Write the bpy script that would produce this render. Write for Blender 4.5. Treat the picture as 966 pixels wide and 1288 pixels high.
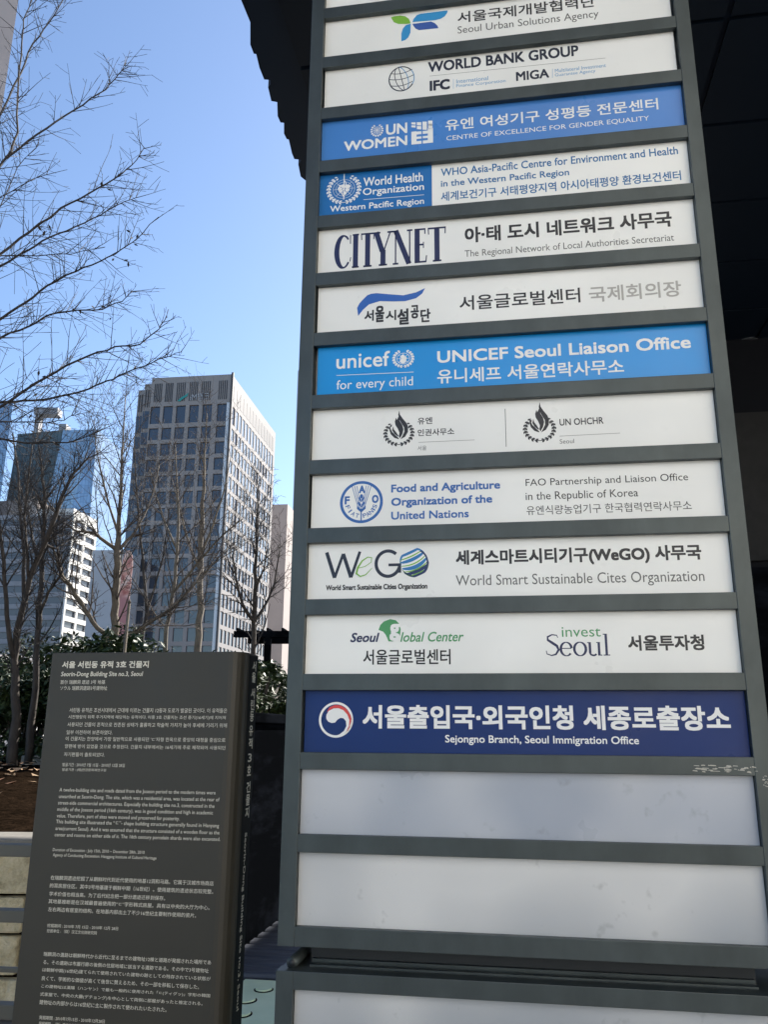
import bpy, math, random
from mathutils import Vector
R = math.radians
PI = math.pi
sc = bpy.context.scene
for o in list(bpy.data.objects):
    bpy.data.objects.remove(o, do_unlink=True)
col = sc.collection

# ------------------------------------------------------------------ camera, sky, sun, exposure
EYE = 1.55
cam_d = bpy.data.cameras.new("camera")
cam_d.sensor_fit = 'VERTICAL'
cam_d.sensor_height = 32.0
cam_d.lens = 32.0 * 1029.0 / 1288.0
cam_d.clip_start = 0.05
cam_d.clip_end = 5000
cam = bpy.data.objects.new("camera", cam_d)
col.objects.link(cam)
from mathutils import Matrix
cam.matrix_world = (Matrix.Translation((0, 0, EYE)) @ Matrix.Rotation(R(90 + 15.0), 4, 'X')
                    @ Matrix.Rotation(R(0.43), 4, 'Z'))
sc.camera = cam

SUN_AZ = R(58)      # measured from +X (right) towards +Y (ahead of the camera)
SUN_EL = R(36)
world = bpy.data.worlds.new("World")
sc.world = world
world.use_nodes = True
wn = world.node_tree.nodes
wl = world.node_tree.links
wn.clear()
wo = wn.new('ShaderNodeOutputWorld')
wb = wn.new('ShaderNodeBackground')
sky = wn.new('ShaderNodeTexSky')
sky.sky_type = 'NISHITA'
sky.sun_disc = False
sky.sun_elevation = SUN_EL
sky.sun_rotation = R(90) - SUN_AZ
sky.altitude = 0
sky.air_density = 1.0
sky.dust_density = 0.6
sky.ozone_density = 3.5
wb.inputs['Strength'].default_value = 0.088
wl.new(sky.outputs[0], wb.inputs[0])
wl.new(wb.outputs[0], wo.inputs[0])

sun_d = bpy.data.lights.new("sun", 'SUN')
sun_d.energy = 5.0
sun_d.angle = R(0.5)
sun_d.color = (1.0, 0.94, 0.85)
sun = bpy.data.objects.new("sun", sun_d)
col.objects.link(sun)
sd = Vector((math.cos(SUN_AZ) * math.cos(SUN_EL), math.sin(SUN_AZ) * math.cos(SUN_EL), math.sin(SUN_EL)))
sun.rotation_euler = sd.to_track_quat('Z', 'Y').to_euler()
sun.location = sd * 60

vs = sc.view_settings
vs.view_transform = 'Standard'
vs.look = 'None'
vs.exposure = 1.35
vs.gamma = 1.0
vs.use_curve_mapping = False
sc.cycles.max_bounces = 6
sc.cycles.diffuse_bounces = 4
sc.cycles.glossy_bounces = 3
sc.cycles.caustics_reflective = False
sc.cycles.caustics_refractive = False
sc.cycles.use_denoising = True

# ------------------------------------------------------------------ tables (metres in the plane of each board)
PANEL_TEXT = [
 (0, '서울국제개발협력단', (0.4774, 0.9481, 3.9476, 3.9958), 'char', 1, 0),
 (0, 'Seoul Urban Solutions Agency', (0.4764, 0.9566, 3.8938, 3.934), 'grey', 0, 0),
 (1, 'WORLD BANK GROUP', (0.3715, 0.8819, 3.7535, 3.7973), 'navyblack', 2, 0),
 (1, 'IFC', (0.3769, 0.4462, 3.6753, 3.718), 'navyblack', 3, 0),
 (1, 'International', (0.4686, 0.5769, 3.6953, 3.7117), 'skyblue', 0, 0),
 (1, 'Finance Corporation', (0.4683, 0.6352, 3.6751, 3.6917), 'skyblue', 0, 0),
 (1, 'MIGA', (0.6709, 0.7808, 3.6776, 3.7149), 'navyblack', 2, 0),
 (1, 'Multilateral Investment', (0.8007, 0.9675, 3.6952, 3.7094), 'skyblue', 0, 0),
 (1, 'Guarantee Agency', (0.7998, 0.9327, 3.6753, 3.6914), 'skyblue', 0, 0),
 (2, 'UN', (0.2258, 0.2989, 3.5149, 3.5574), 'white', 2, 0),
 (2, 'WOMEN', (0.0796, 0.2989, 3.4665, 3.506), 'white', 2, 0),
 (2, '유엔 여성기구 성평등 전문센터', (0.4286, 1.1222, 3.5073, 3.5518), 'white', 1, 0),
 (2, 'CENTRE OF EXCELLENCE FOR GENDER EQUALITY', (0.4319, 1.0905, 3.4656, 3.487), 'white', 0, 0),
 (3, 'World Health', (0.1498, 0.3519, 3.3194, 3.354), 'white', 1, 0),
 (3, 'Organization', (0.1482, 0.3551, 3.2769, 3.3128), 'white', 1, 0),
 (3, 'Western Pacific Region', (0.0367, 0.3548, 3.2246, 3.2557), 'white', 1, 0),
 (3, 'WHO Asia-Pacific Centre for Environment and Health', (0.4118, 1.169, 3.3315, 3.3608), 'whoblue', 1, 0),
 (3, 'in the Western Pacific Region', (0.4113, 0.8272, 3.283, 3.315), 'whoblue', 1, 0),
 (3, '세계보건기구 서태평양지역 아시아태평양 환경보건센터', (0.4108, 1.1709, 3.2355, 3.2709), 'whoblue', 1, 0),
 (4, '아·태 도시 네트워크 사무국', (0.4864, 1.1306, 3.0721, 3.1293), 'char', 2, 0),
 (4, 'The Regional Network of Local Authorities Secretariat', (0.4851, 1.1317, 3.0145, 3.0462), 'grey', 0, 0),
 (5, '서울글로벌센터', (0.4655, 0.8384, 2.8325, 2.8836), 'char', 1, 0),
 (5, '국제회의장', (0.865, 1.1384, 2.83, 2.8834), 'glaregrey', 1, 0),  # paler ink stands for glare washing out this word
 (6, 'unicef', (0.0717, 0.2435, 2.6574, 2.7097), 'white', 1, 0),
 (6, 'for every child', (0.0737, 0.3166, 2.5773, 2.6185), 'white', 0, 0),
 (6, 'UNICEF Seoul Liaison Office', (0.3931, 1.1504, 2.6572, 2.698), 'white', 2, 0),
 (6, '유니세프 서울연락사무소', (0.3925, 0.953, 2.5878, 2.6358), 'white', 1, 0),
 (7, '유엔', (0.3309, 0.3757, 2.4566, 2.4792), 'char', 1, 0),
 (7, '인권사무소', (0.3308, 0.4425, 2.4186, 2.441), 'char', 1, 0),
 (7, '서울', (0.3306, 0.3574, 2.3729, 2.3877), 'grey', 0, 0),
 (7, 'UN OHCHR', (0.7561, 0.8834, 2.4311, 2.4527), 'char', 1, 0),
 (7, 'Seoul', (0.7539, 0.7954, 2.3746, 2.3885), 'grey', 0, 0),
 (8, 'Food and Agriculture', (0.25, 0.5751, 2.2355, 2.2679), 'faoblue', 2, 0),
 (8, 'Organization of the', (0.2503, 0.5508, 2.1938, 2.226), 'faoblue', 2, 0),
 (8, 'United Nations', (0.2504, 0.4811, 2.1586, 2.1831), 'faoblue', 2, 0),
 (8, 'FAO Partnership and Liaison Office', (0.6497, 1.1072, 2.2408, 2.2695), 'black', 0, 0),
 (8, 'in the Republic of Korea', (0.6482, 0.9664, 2.1975, 2.2289), 'black', 0, 0),
 (8, '유엔식량농업기구 한국협력연락사무소', (0.649, 1.1097, 2.1597, 2.1875), 'black', 0, 0),
 (9, 'World Smart Sustainable Cities Organization', (0.0565, 0.3575, 1.9447, 1.9655), 'black', 2, 0),
 (9, '세계스마트시티기구(WeGO) 사무국', (0.4409, 1.124, 2.0099, 2.0605), 'char', 2, 0),
 (9, 'World Smart Sustainable Cites Organization', (0.4399, 1.126, 1.9466, 1.9868), 'grey', 0, 0),
 (10, 'Seoul', (0.1327, 0.218, 1.7972, 1.8242), 'navy', 2, 0.25),
 (10, 'lobal Center', (0.2787, 0.4599, 1.7969, 1.825), 'green', 1, 0.25),
 (10, '서울글로벌센터', (0.1715, 0.4219, 1.7331, 1.7759), 'black', 1, 0),
 (10, 'invest', (0.7327, 0.8381, 1.8067, 1.834), 'green', 0, 0),
 (10, '서울투자청', (0.9091, 1.1091, 1.7673, 1.8097), 'char', 2, 0),
 (11, '서울출입국·외국인청 세종로출장소', (0.172, 1.1567, 1.5571, 1.6214), 'white', 3, 0),
 (11, 'Sejongno Branch, Seoul Immigration Office', (0.404, 0.9201, 1.515, 1.5415), 'white', 1, 0),
 (5, '서', (0.1598, 0.1906, 2.8181, 2.8567), 'char', 2, 0),
 (5, '울', (0.1951, 0.2247, 2.8117, 2.8696), 'char', 2, 0),
 (5, '시', (0.2292, 0.2632, 2.8154, 2.8513), 'char', 2, 0),
 (5, '설', (0.2666, 0.3038, 2.7973, 2.8535), 'char', 2, 0),
 (5, '공', (0.3097, 0.3362, 2.8161, 2.8633), 'char', 2, 0),
 (5, '단', (0.3409, 0.373, 2.8009, 2.8479), 'char', 2, 0),
]
SIGN_TEXT = [
 ('서울 서린동 유적 3호 건물지', (-0.6009, -0.3037, 1.7394, 1.7617), 2, 0),
 ('Seorin-Dong Building Site no.3, Seoul', (-0.6013, -0.3206, 1.7093, 1.7285), 1, 0.1),
 ('首尔 瑞麟洞 遗迹 3号 地基', (-0.6005, -0.4463, 1.689, 1.7018), 0, 0),
 ('ソウル 瑞麟洞遺跡3号建物址', (-0.5991, -0.4376, 1.6698, 1.6831), 0, 0),
 ('서린동 유적은 조선시대에서 근대에 이르는 건물지 12동과 도로가 발굴된 곳이다. 이 유적들은', (-0.5591, -0.0347, 1.6009, 1.6147), 0, 0),
 ('시전행랑의 뒤쪽 주거지역에 해당하는 유적이다. 이중 3호 건물지는 조선 중기(16세기)에 지어져', (-0.5601, -0.0384, 1.5796, 1.5924), 0, 0),
 ('사용되던 건물의 흔적으로 잔존된 상태가 훌륭하고 학술적 가치가 높아 후세에 기리기 위해', (-0.5608, -0.0329, 1.5571, 1.5703), 0, 0),
 ('일부 이전하여 보존하였다.', (-0.5617, -0.4063, 1.5332, 1.546), 0, 0),
 ("이 건물지는 한양에서 가장 일반적으로 사용되던 'ㄷ'자형 한옥으로 중앙의 대청을 중심으로", (-0.5624, -0.0352, 1.5138, 1.5264), 0, 0),
 ('양편에 방이 있었을 것으로 추정된다. 건물지 내부에서는 16세기에 주로 제작되어 사용되던', (-0.5623, -0.0338, 1.4912, 1.5033), 0, 0),
 ('자기편들이 출토되었다.', (-0.5623, -0.4257, 1.4663, 1.4787), 0, 0),
 ('발굴기간 : 2010년 7월 15일 - 2010년 12월 28일', (-0.5637, -0.356, 1.4363, 1.447), 0, 0),
 ('발굴기관 : (재)한강문화재연구원', (-0.5627, -0.4164, 1.4212, 1.4309), 0, 0),
 ('A twelve-building site and roads dated from the Joseon period to the modern times were', (-0.565, -0.0569, 1.3582, 1.3722), 0, 0),
 ('unearthed at Seorin-Dong. The site, which was a residential area, was located at the rear of', (-0.5645, -0.0432, 1.3388, 1.3528), 0, 0),
 ('street-side commercial architectures. Especially the building site no.3, constructed in the', (-0.5648, -0.0578, 1.3201, 1.334), 0, 0),
 ('middle of the Joseon period (16th century), was in good condition and high in academic', (-0.5653, -0.0615, 1.3011, 1.315), 0, 0),
 ('value. Therefore, part of sites were moved and preserved for posterity.', (-0.5648, -0.1656, 1.2822, 1.2961), 0, 0),
 ('This building site illustrated the “ㄷ”- shape building structure generally found in Hanyang', (-0.5653, -0.0403, 1.2652, 1.279), 0, 0),
 ('area(current Seoul). And it was assumed that the structure consisted of a wooden floor as the', (-0.5647, -0.0375, 1.2458, 1.2595), 0, 0),
 ('center and rooms on either side of it. The 16th century porcelain shards were also excavated.', (-0.5651, -0.0339, 1.2276, 1.2413), 0, 0),
 ('Duration of Excavation : July 15th, 2010 ~ December 28th, 2010', (-0.5662, -0.2689, 1.186, 1.1973), 0, 0),
 ('Agency of Conducting Excavation: Hanggang Institute of Cultural Heritage', (-0.5644, -0.2301, 1.1713, 1.1826), 0, 0),
 ('在瑞麟洞遗迹挖掘了从朝鲜时代到近代使用的地基12洞和马路。它属于汉城市场商店', (-0.5639, -0.0469, 1.1077, 1.1201), 0, 0),
 ('的耳房居住区。其中3号地基建于朝鲜中期（16世纪）。使用建筑的遗迹状态较完整。', (-0.5638, -0.0467, 1.0854, 1.0982), 0, 0),
 ('学术价值也相当高。为了后代纪念把一部分遗迹迁移到保存。', (-0.5627, -0.1937, 1.0628, 1.0751), 0, 0),
 ('其地基推断是在汉城最普遍使用的“ㄷ”字形韩式房屋。具有以中央的大厅为中心。', (-0.5629, -0.0543, 1.042, 1.0542), 0, 0),
 ('左右两边有居室的结构。在地基内部出土了不少16世纪主要制作使用的瓷片。', (-0.5614, -0.0946, 1.0201, 1.0323), 0, 0),
 ('挖掘期间 : 2010年 7月 15日 - 2010年 12月 28日', (-0.5587, -0.3334, 0.9768, 0.9867), 0, 0),
 ('挖掘单位 : （财）汉江文化财研究院', (-0.5582, -0.3985, 0.9625, 0.9722), 0, 0),
 ('瑞麟洞の遺跡は朝鮮時代から近代に至るまでの建物址12棟と道路が発掘された場所であ', (-0.5609, -0.0412, 0.8987, 0.9103), 0, 0),
 ('る。その遺跡は市廛行廊の後側の住居地域に該当する遺跡である。その中で3号建物址', (-0.5592, -0.047, 0.8772, 0.8886), 0, 0),
 ('は朝鮮中期(16世紀)建てられて使用されていた建物の跡としての残存されている状態が', (-0.5593, -0.0399, 0.8557, 0.8677), 0, 0),
 ('良くて、学術的な価値が高くて後世に賛えるため、その一部を移転して保存した。', (-0.5588, -0.0728, 0.8342, 0.846), 0, 0),
 ('この建物址は漢陽（ハンヤン）で最も一般的に使用された「ㄷ(ティグッ)」字形の韓国', (-0.5577, -0.0387, 0.8136, 0.824), 0, 0),
 ('式家屋で、中央の大廳(デチョング)を中心として両側に部屋があったと推定される。', (-0.5587, -0.0595, 0.7918, 0.8032), 0, 0),
 ('建物址の内部からは16世紀に主に製作されて使われたいたされた。', (-0.5582, -0.1657, 0.7713, 0.7833), 0, 0),
 ('発掘期間 : 2010年7月15日 - 2010年12月28日', (-0.5541, -0.3505, 0.7327, 0.7427), 0, 0),
 ('発掘機関 : （財）漢江文化財研究院', (-0.5533, -0.4051, 0.7178, 0.7272), 0, 0),
]
PANEL_SHAPES = [
 (0, 'leafgreen', 0, [(0.2404, 4.0098), (0.2528, 4.0122), (0.2741, 4.0121), (0.2919, 4.0063), (0.3042, 3.9936), (0.3102, 3.9776), (0.3095, 3.9721), (0.2919, 3.9726), (0.2671, 3.9763), (0.2511, 3.9864), (0.244, 4.0005)]),
 (0, 'logoblue', 0, [(0.3173, 3.977), (0.3219, 3.991), (0.3325, 4.0045), (0.3483, 4.0095), (0.4429, 4.0093), (0.4411, 3.9988), (0.4322, 3.9851), (0.4181, 3.9765), (0.3972, 3.9732)]),
 (0, 'logoblue', 0, [(0.3113, 3.971), (0.3105, 3.9324), (0.3024, 3.9122), (0.2919, 3.9031), (0.2779, 3.8996), (0.2778, 3.9329), (0.2831, 3.9536), (0.2936, 3.9671)]),
 (0, 'lognavy', 0, [(0.3172, 3.9692), (0.3832, 3.9697), (0.3971, 3.9603), (0.4057, 3.9483), (0.4097, 3.937), (0.341, 3.9386), (0.3288, 3.9469), (0.3218, 3.9586)]),
 (5, 'waveblue', 0, [(0.1397, 2.8388), (0.1357, 2.8675), (0.1426, 2.8825), (0.1507, 2.8923), (0.1683, 2.9104), (0.1801, 2.9147), (0.1979, 2.9159), (0.2393, 2.9086), (0.2863, 2.901), (0.3273, 2.9081), (0.3565, 2.9212), (0.347, 2.9026), (0.3272, 2.8874), (0.2922, 2.8798), (0.2512, 2.8818), (0.21, 2.8863), (0.1746, 2.8774), (0.1548, 2.8595)]),
 (11, 'white', 1, [(0.067, 1.5874), (0.0677, 1.5942), (0.0737, 1.6045), (0.0879, 1.6114), (0.1022, 1.612), (0.1165, 1.6066), (0.1281, 1.5944), (0.1341, 1.5796), (0.133, 1.5634), (0.1262, 1.55), (0.1123, 1.5378), (0.0954, 1.5331), (0.0897, 1.535), (0.1066, 1.5405), (0.1191, 1.5499), (0.1259, 1.5634), (0.1242, 1.5769), (0.117, 1.5844), (0.1084, 1.5854), (0.1, 1.5808), (0.0931, 1.5726), (0.0831, 1.5712), (0.0731, 1.5752), (0.068, 1.582)]),
 (11, 'red', 0, [(0.0681, 1.601), (0.0763, 1.6146), (0.0905, 1.6207), (0.1077, 1.6202), (0.125, 1.6107), (0.1381, 1.5931), (0.1412, 1.5796), (0.1386, 1.5635), (0.129, 1.5473), (0.1193, 1.5398), (0.1262, 1.55), (0.133, 1.5634), (0.1341, 1.5796), (0.1281, 1.5944), (0.1165, 1.6066), (0.1022, 1.612), (0.0879, 1.6119), (0.0737, 1.6051)]),
 (10, 'green', 0, [(0.2152, 1.832), (0.2204, 1.846), (0.2305, 1.856), (0.2488, 1.8626), (0.2652, 1.8592), (0.2745, 1.8502), (0.2795, 1.8333), (0.2779, 1.8153), (0.2694, 1.8022), (0.2553, 1.7984), (0.2443, 1.7988), (0.241, 1.8077), (0.2357, 1.8185), (0.2287, 1.8266)]),
 (7, 'char', 0, [(0.2737, 2.5061), (0.2763, 2.4919), (0.2852, 2.4781), (0.2959, 2.4643), (0.3013, 2.4509), (0.3006, 2.4341), (0.2924, 2.4195), (0.2782, 2.4116), (0.2835, 2.4218), (0.2899, 2.4357), (0.2888, 2.4497), (0.2799, 2.4652), (0.2727, 2.4788), (0.2709, 2.4921)]),
 (7, 'char', 0, [(0.7008, 2.5094), (0.7027, 2.4949), (0.711, 2.4808), (0.7211, 2.4667), (0.7258, 2.4529), (0.7243, 2.4357), (0.7155, 2.4208), (0.701, 2.4127), (0.7068, 2.4231), (0.7138, 2.4374), (0.7133, 2.4516), (0.7051, 2.4675), (0.6986, 2.4815), (0.6973, 2.4952)]),
 (7, 'char', 0, [(0.272, 2.4864), (0.2756, 2.4711), (0.2835, 2.4575), (0.2871, 2.4441), (0.2842, 2.4292), (0.2764, 2.4147), (0.2729, 2.4223), (0.2746, 2.4335), (0.2692, 2.4469), (0.2621, 2.4586), (0.2602, 2.47), (0.2638, 2.483), (0.2667, 2.4753)]),
 (7, 'char', 0, [(0.6982, 2.4893), (0.7011, 2.4736), (0.7083, 2.4596), (0.7113, 2.446), (0.7078, 2.4308), (0.6994, 2.4158), (0.6962, 2.4237), (0.6984, 2.4351), (0.6936, 2.4488), (0.687, 2.4608), (0.6857, 2.4725), (0.6898, 2.4858), (0.6923, 2.4779)]),
 (7, 'char', 0, [(0.247, 2.4593), (0.2471, 2.448), (0.2522, 2.4365), (0.264, 2.4239), (0.2722, 2.4156), (0.2729, 2.4119), (0.2587, 2.4174), (0.2479, 2.4292), (0.2436, 2.4425), (0.2442, 2.4538)]),
 (7, 'char', 0, [(0.672, 2.4616), (0.6716, 2.45), (0.6761, 2.4382), (0.6874, 2.4253), (0.6952, 2.4168), (0.6957, 2.4129), (0.6818, 2.4186), (0.6716, 2.4307), (0.6678, 2.4444), (0.669, 2.4559)]),
 (7, 'char', 0, [(0.2549, 2.4551), (0.2575, 2.4445), (0.2657, 2.4332), (0.2729, 2.4212), (0.2686, 2.4214), (0.2586, 2.4305), (0.2521, 2.4421)]),
 (7, 'char', 0, [(0.6797, 2.4573), (0.6818, 2.4463), (0.6895, 2.4348), (0.6961, 2.4225), (0.6919, 2.4227), (0.6823, 2.4321), (0.6764, 2.4439)]),
]
PANEL_EMBLEMS = [
 (1, 'globe', (0.2791, 3.7399, 0.0467, 0.0536)),
 (2, 'unseal', (0.1943, 3.538, 0.021, 0.0239)),
 (3, 'whoseal', (0.0831, 3.3173, 0.0566, 0.0551)),
 (6, 'uniseal', (0.2862, 2.6801, 0.0326, 0.0297)),
 (7, 'wreath', (0.2728, 2.4313, 0.0465, 0.0403)),
 (7, 'wreath', (0.6967, 2.4241, 0.0471, 0.041)),
 (8, 'fao', (0.1592, 2.2169, 0.0662, 0.0662)),
 (9, 'wego', (0.3193, 2.0276, 0.0411, 0.0409)),
 (11, 'gov', (0.0955, 1.5803, 0.0496, 0.049)),
]
PANEL_RULES = [
 (1, 'grey', (0.3772, 3.738, 0.9682, 3.7313), 1),
 (1, 'skyblue', (0.4587, 3.7148, 0.4581, 3.6742), 1),
 (1, 'skyblue', (0.7929, 3.7124, 0.7913, 3.6754), 1),
 (3, 'white', (0.1508, 3.2686, 0.3551, 3.2664), 1.6),
 (6, 'white', (0.0728, 2.6355, 0.3192, 2.632), 1.6),
 (7, 'grey', (0.3331, 2.399, 0.5031, 2.3988), 1),
 (7, 'grey', (0.754, 2.3984, 0.9282, 2.3995), 1),
 (7, 'char', (0.5972, 2.4939, 0.5966, 2.3726), 1.4),
]
PANEL_BOXES = {
 'unwbox': (2, (0.313, 0.3866, 3.4666, 3.5553)),
 'citynet': (4, (0.0587, 0.4253, 3.0139, 3.1403)),
 'wego_w': (9, (0.053, 0.1604, 1.9852, 2.0641)),
 'wego_e': (9, (0.1432, 0.1969, 1.9892, 2.0478)),
 'wego_g': (9, (0.2017, 0.2769, 1.9848, 2.0671)),
 'seoulserif': (10, (0.6881, 0.8617, 1.7549, 1.8144)),
 'whofield': (3, (-0.0088, 0.3814, 3.2199, 3.3933)),
 'gtext': (10, (0.2473, 0.2774, 1.7998, 1.8487)),
}
SPINE_TEXT = [
 ('서', (0.1027, 1.751)),
 ('울', (0.1016, 1.7154)),
 ('서', (0.1012, 1.665)),
 ('린', (0.1028, 1.6289)),
 ('동', (0.1003, 1.5929)),
 ('유', (0.0991, 1.5487)),
 ('적', (0.1013, 1.5097)),
 ('3', (0.1001, 1.4662)),
 ('호', (0.0982, 1.428)),
 ('건', (0.0999, 1.378)),
 ('물', (0.1004, 1.3403)),
 ('지', (0.1001, 1.3029)),
]
SPINE_ENGLISH = ((0.1001, 1.2451), (0.0907, 0.7563))
SKY_LIMBS = [
 [(-5.121, 7.86, 6.412), (-4.98, 8.06, 7.721), (-4.669, 8.3, 8.713), (-4.558, 8.4, 9.412), (-4.487, 8.464, 9.923), (-4.354, 8.548, 10.32), (-4.254, 8.616, 10.763), (-4.202, 8.66, 11.205)],
 [(-4.518, 7.18, 5.216), (-4.414, 7.4, 6.689), (-4.191, 7.6, 7.453), (-4.133, 7.648, 7.644), (-4.107, 7.684, 7.942), (-4.174, 7.692, 8.608), (-4.214, 7.708, 9.174), (-4.24, 7.716, 9.509), (-4.204, 7.756, 9.84), (-4.188, 7.78, 10.101)],
 [(-4.77, 7.58, 5.42), (-4.664, 7.8, 7.046), (-4.412, 8.0, 7.764), (-4.218, 8.132, 8.184), (-3.976, 8.28, 8.589), (-3.737, 8.416, 8.95), (-3.533, 8.528, 9.289), (-3.411, 8.596, 9.582), (-3.341, 8.636, 9.793)],
 [(-4.217, 6.892, 4.437), (-4.158, 7.06, 5.534), (-3.891, 7.3, 6.173), (-3.697, 7.448, 6.52), (-3.484, 7.6, 6.905), (-3.252, 7.748, 7.201), (-3.034, 7.88, 7.506), (-2.894, 7.964, 7.749), (-2.79, 8.028, 8.025)],
 [(-4.996, 8.184, 4.795), (-4.849, 8.4, 6.241), (-4.562, 8.6, 6.826), (-4.343, 8.732, 7.126), (-4.14, 8.848, 7.39), (-3.889, 8.98, 7.616), (-3.664, 9.096, 7.87), (-3.464, 9.196, 8.107), (-3.269, 9.288, 8.282)],
 [(-4.458, 7.492, 3.87), (-4.385, 7.68, 5.206), (-4.108, 7.9, 5.758), (-3.917, 8.032, 6.032), (-3.77, 8.132, 6.295), (-3.608, 8.232, 6.496), (-3.379, 8.364, 6.711), (-3.171, 8.48, 6.931), (-3.019, 8.564, 7.147), (-2.776, 8.696, 7.576)],
 [(-4.927, 8.4, 3.797), (-4.871, 8.58, 5.438), (-4.547, 8.8, 6.01), (-4.288, 8.948, 6.235), (-4.113, 9.048, 6.45), (-3.852, 9.18, 6.568), (-3.579, 9.312, 6.665), (-3.374, 9.412, 6.834), (-3.273, 9.464, 7.013)],
 [(-4.142, 7.1, 3.303), (-4.078, 7.26, 4.271), (-3.778, 7.5, 4.597), (-3.54, 7.68, 4.932), (-3.319, 7.832, 5.198), (-3.137, 7.948, 5.373), (-2.915, 8.08, 5.533), (-2.708, 8.196, 5.63), (-2.535, 8.296, 5.866), (-2.455, 8.344, 6.05)],
 [(-4.525, 7.8, 3.315), (-4.496, 7.96, 4.709), (-4.138, 8.2, 4.936), (-3.954, 8.312, 5.003), (-3.639, 8.496, 5.121), (-3.372, 8.648, 5.295), (-3.213, 8.736, 5.424), (-3.043, 8.828, 5.567), (-2.851, 8.928, 5.716), (-2.653, 9.028, 5.879), (-2.48, 9.112, 5.984)],
 [(-4.893, 8.508, 3.303), (-4.75, 8.7, 4.48), (-4.432, 8.9, 4.764), (-4.08, 9.088, 4.785), (-3.798, 9.236, 4.861), (-3.582, 9.348, 4.975), (-3.47, 9.408, 5.111)],
 [(-4.203, 7.308, 3.056), (-4.124, 7.5, 4.28), (-3.859, 7.7, 4.525), (-3.511, 7.924, 4.606), (-3.357, 8.02, 4.671), (-3.24, 8.096, 4.801)],
 [(-5.07, 8.08, 5.581), (-4.936, 8.3, 7.208), (-4.629, 8.5, 7.697), (-4.35, 8.664, 8.067), (-4.032, 8.832, 8.348)],
 [(-4.387, 7.292, 4.121), (-4.375, 7.5, 6.056), (-4.1, 7.7, 6.397), (-3.809, 7.88, 6.524), (-3.5, 8.06, 6.661), (-3.216, 8.22, 6.837)],
 [(-4.835, 7.992, 4.543), (-4.706, 8.2, 5.934), (-4.555, 8.4, 7.473), (-4.48, 8.48, 8.105), (-4.291, 8.6, 8.544)],
]
SKY_TRUNK = [(-4.387, 8.0, 1.662), (-4.648, 8.0, 3.198), (-4.901, 8.0, 4.722), (-5.055, 8.0, 5.823), (-5.338, 8.0, 7.306), (-5.568, 8.0, 9.382), (-5.857, 8.0, 11.584)]
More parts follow.
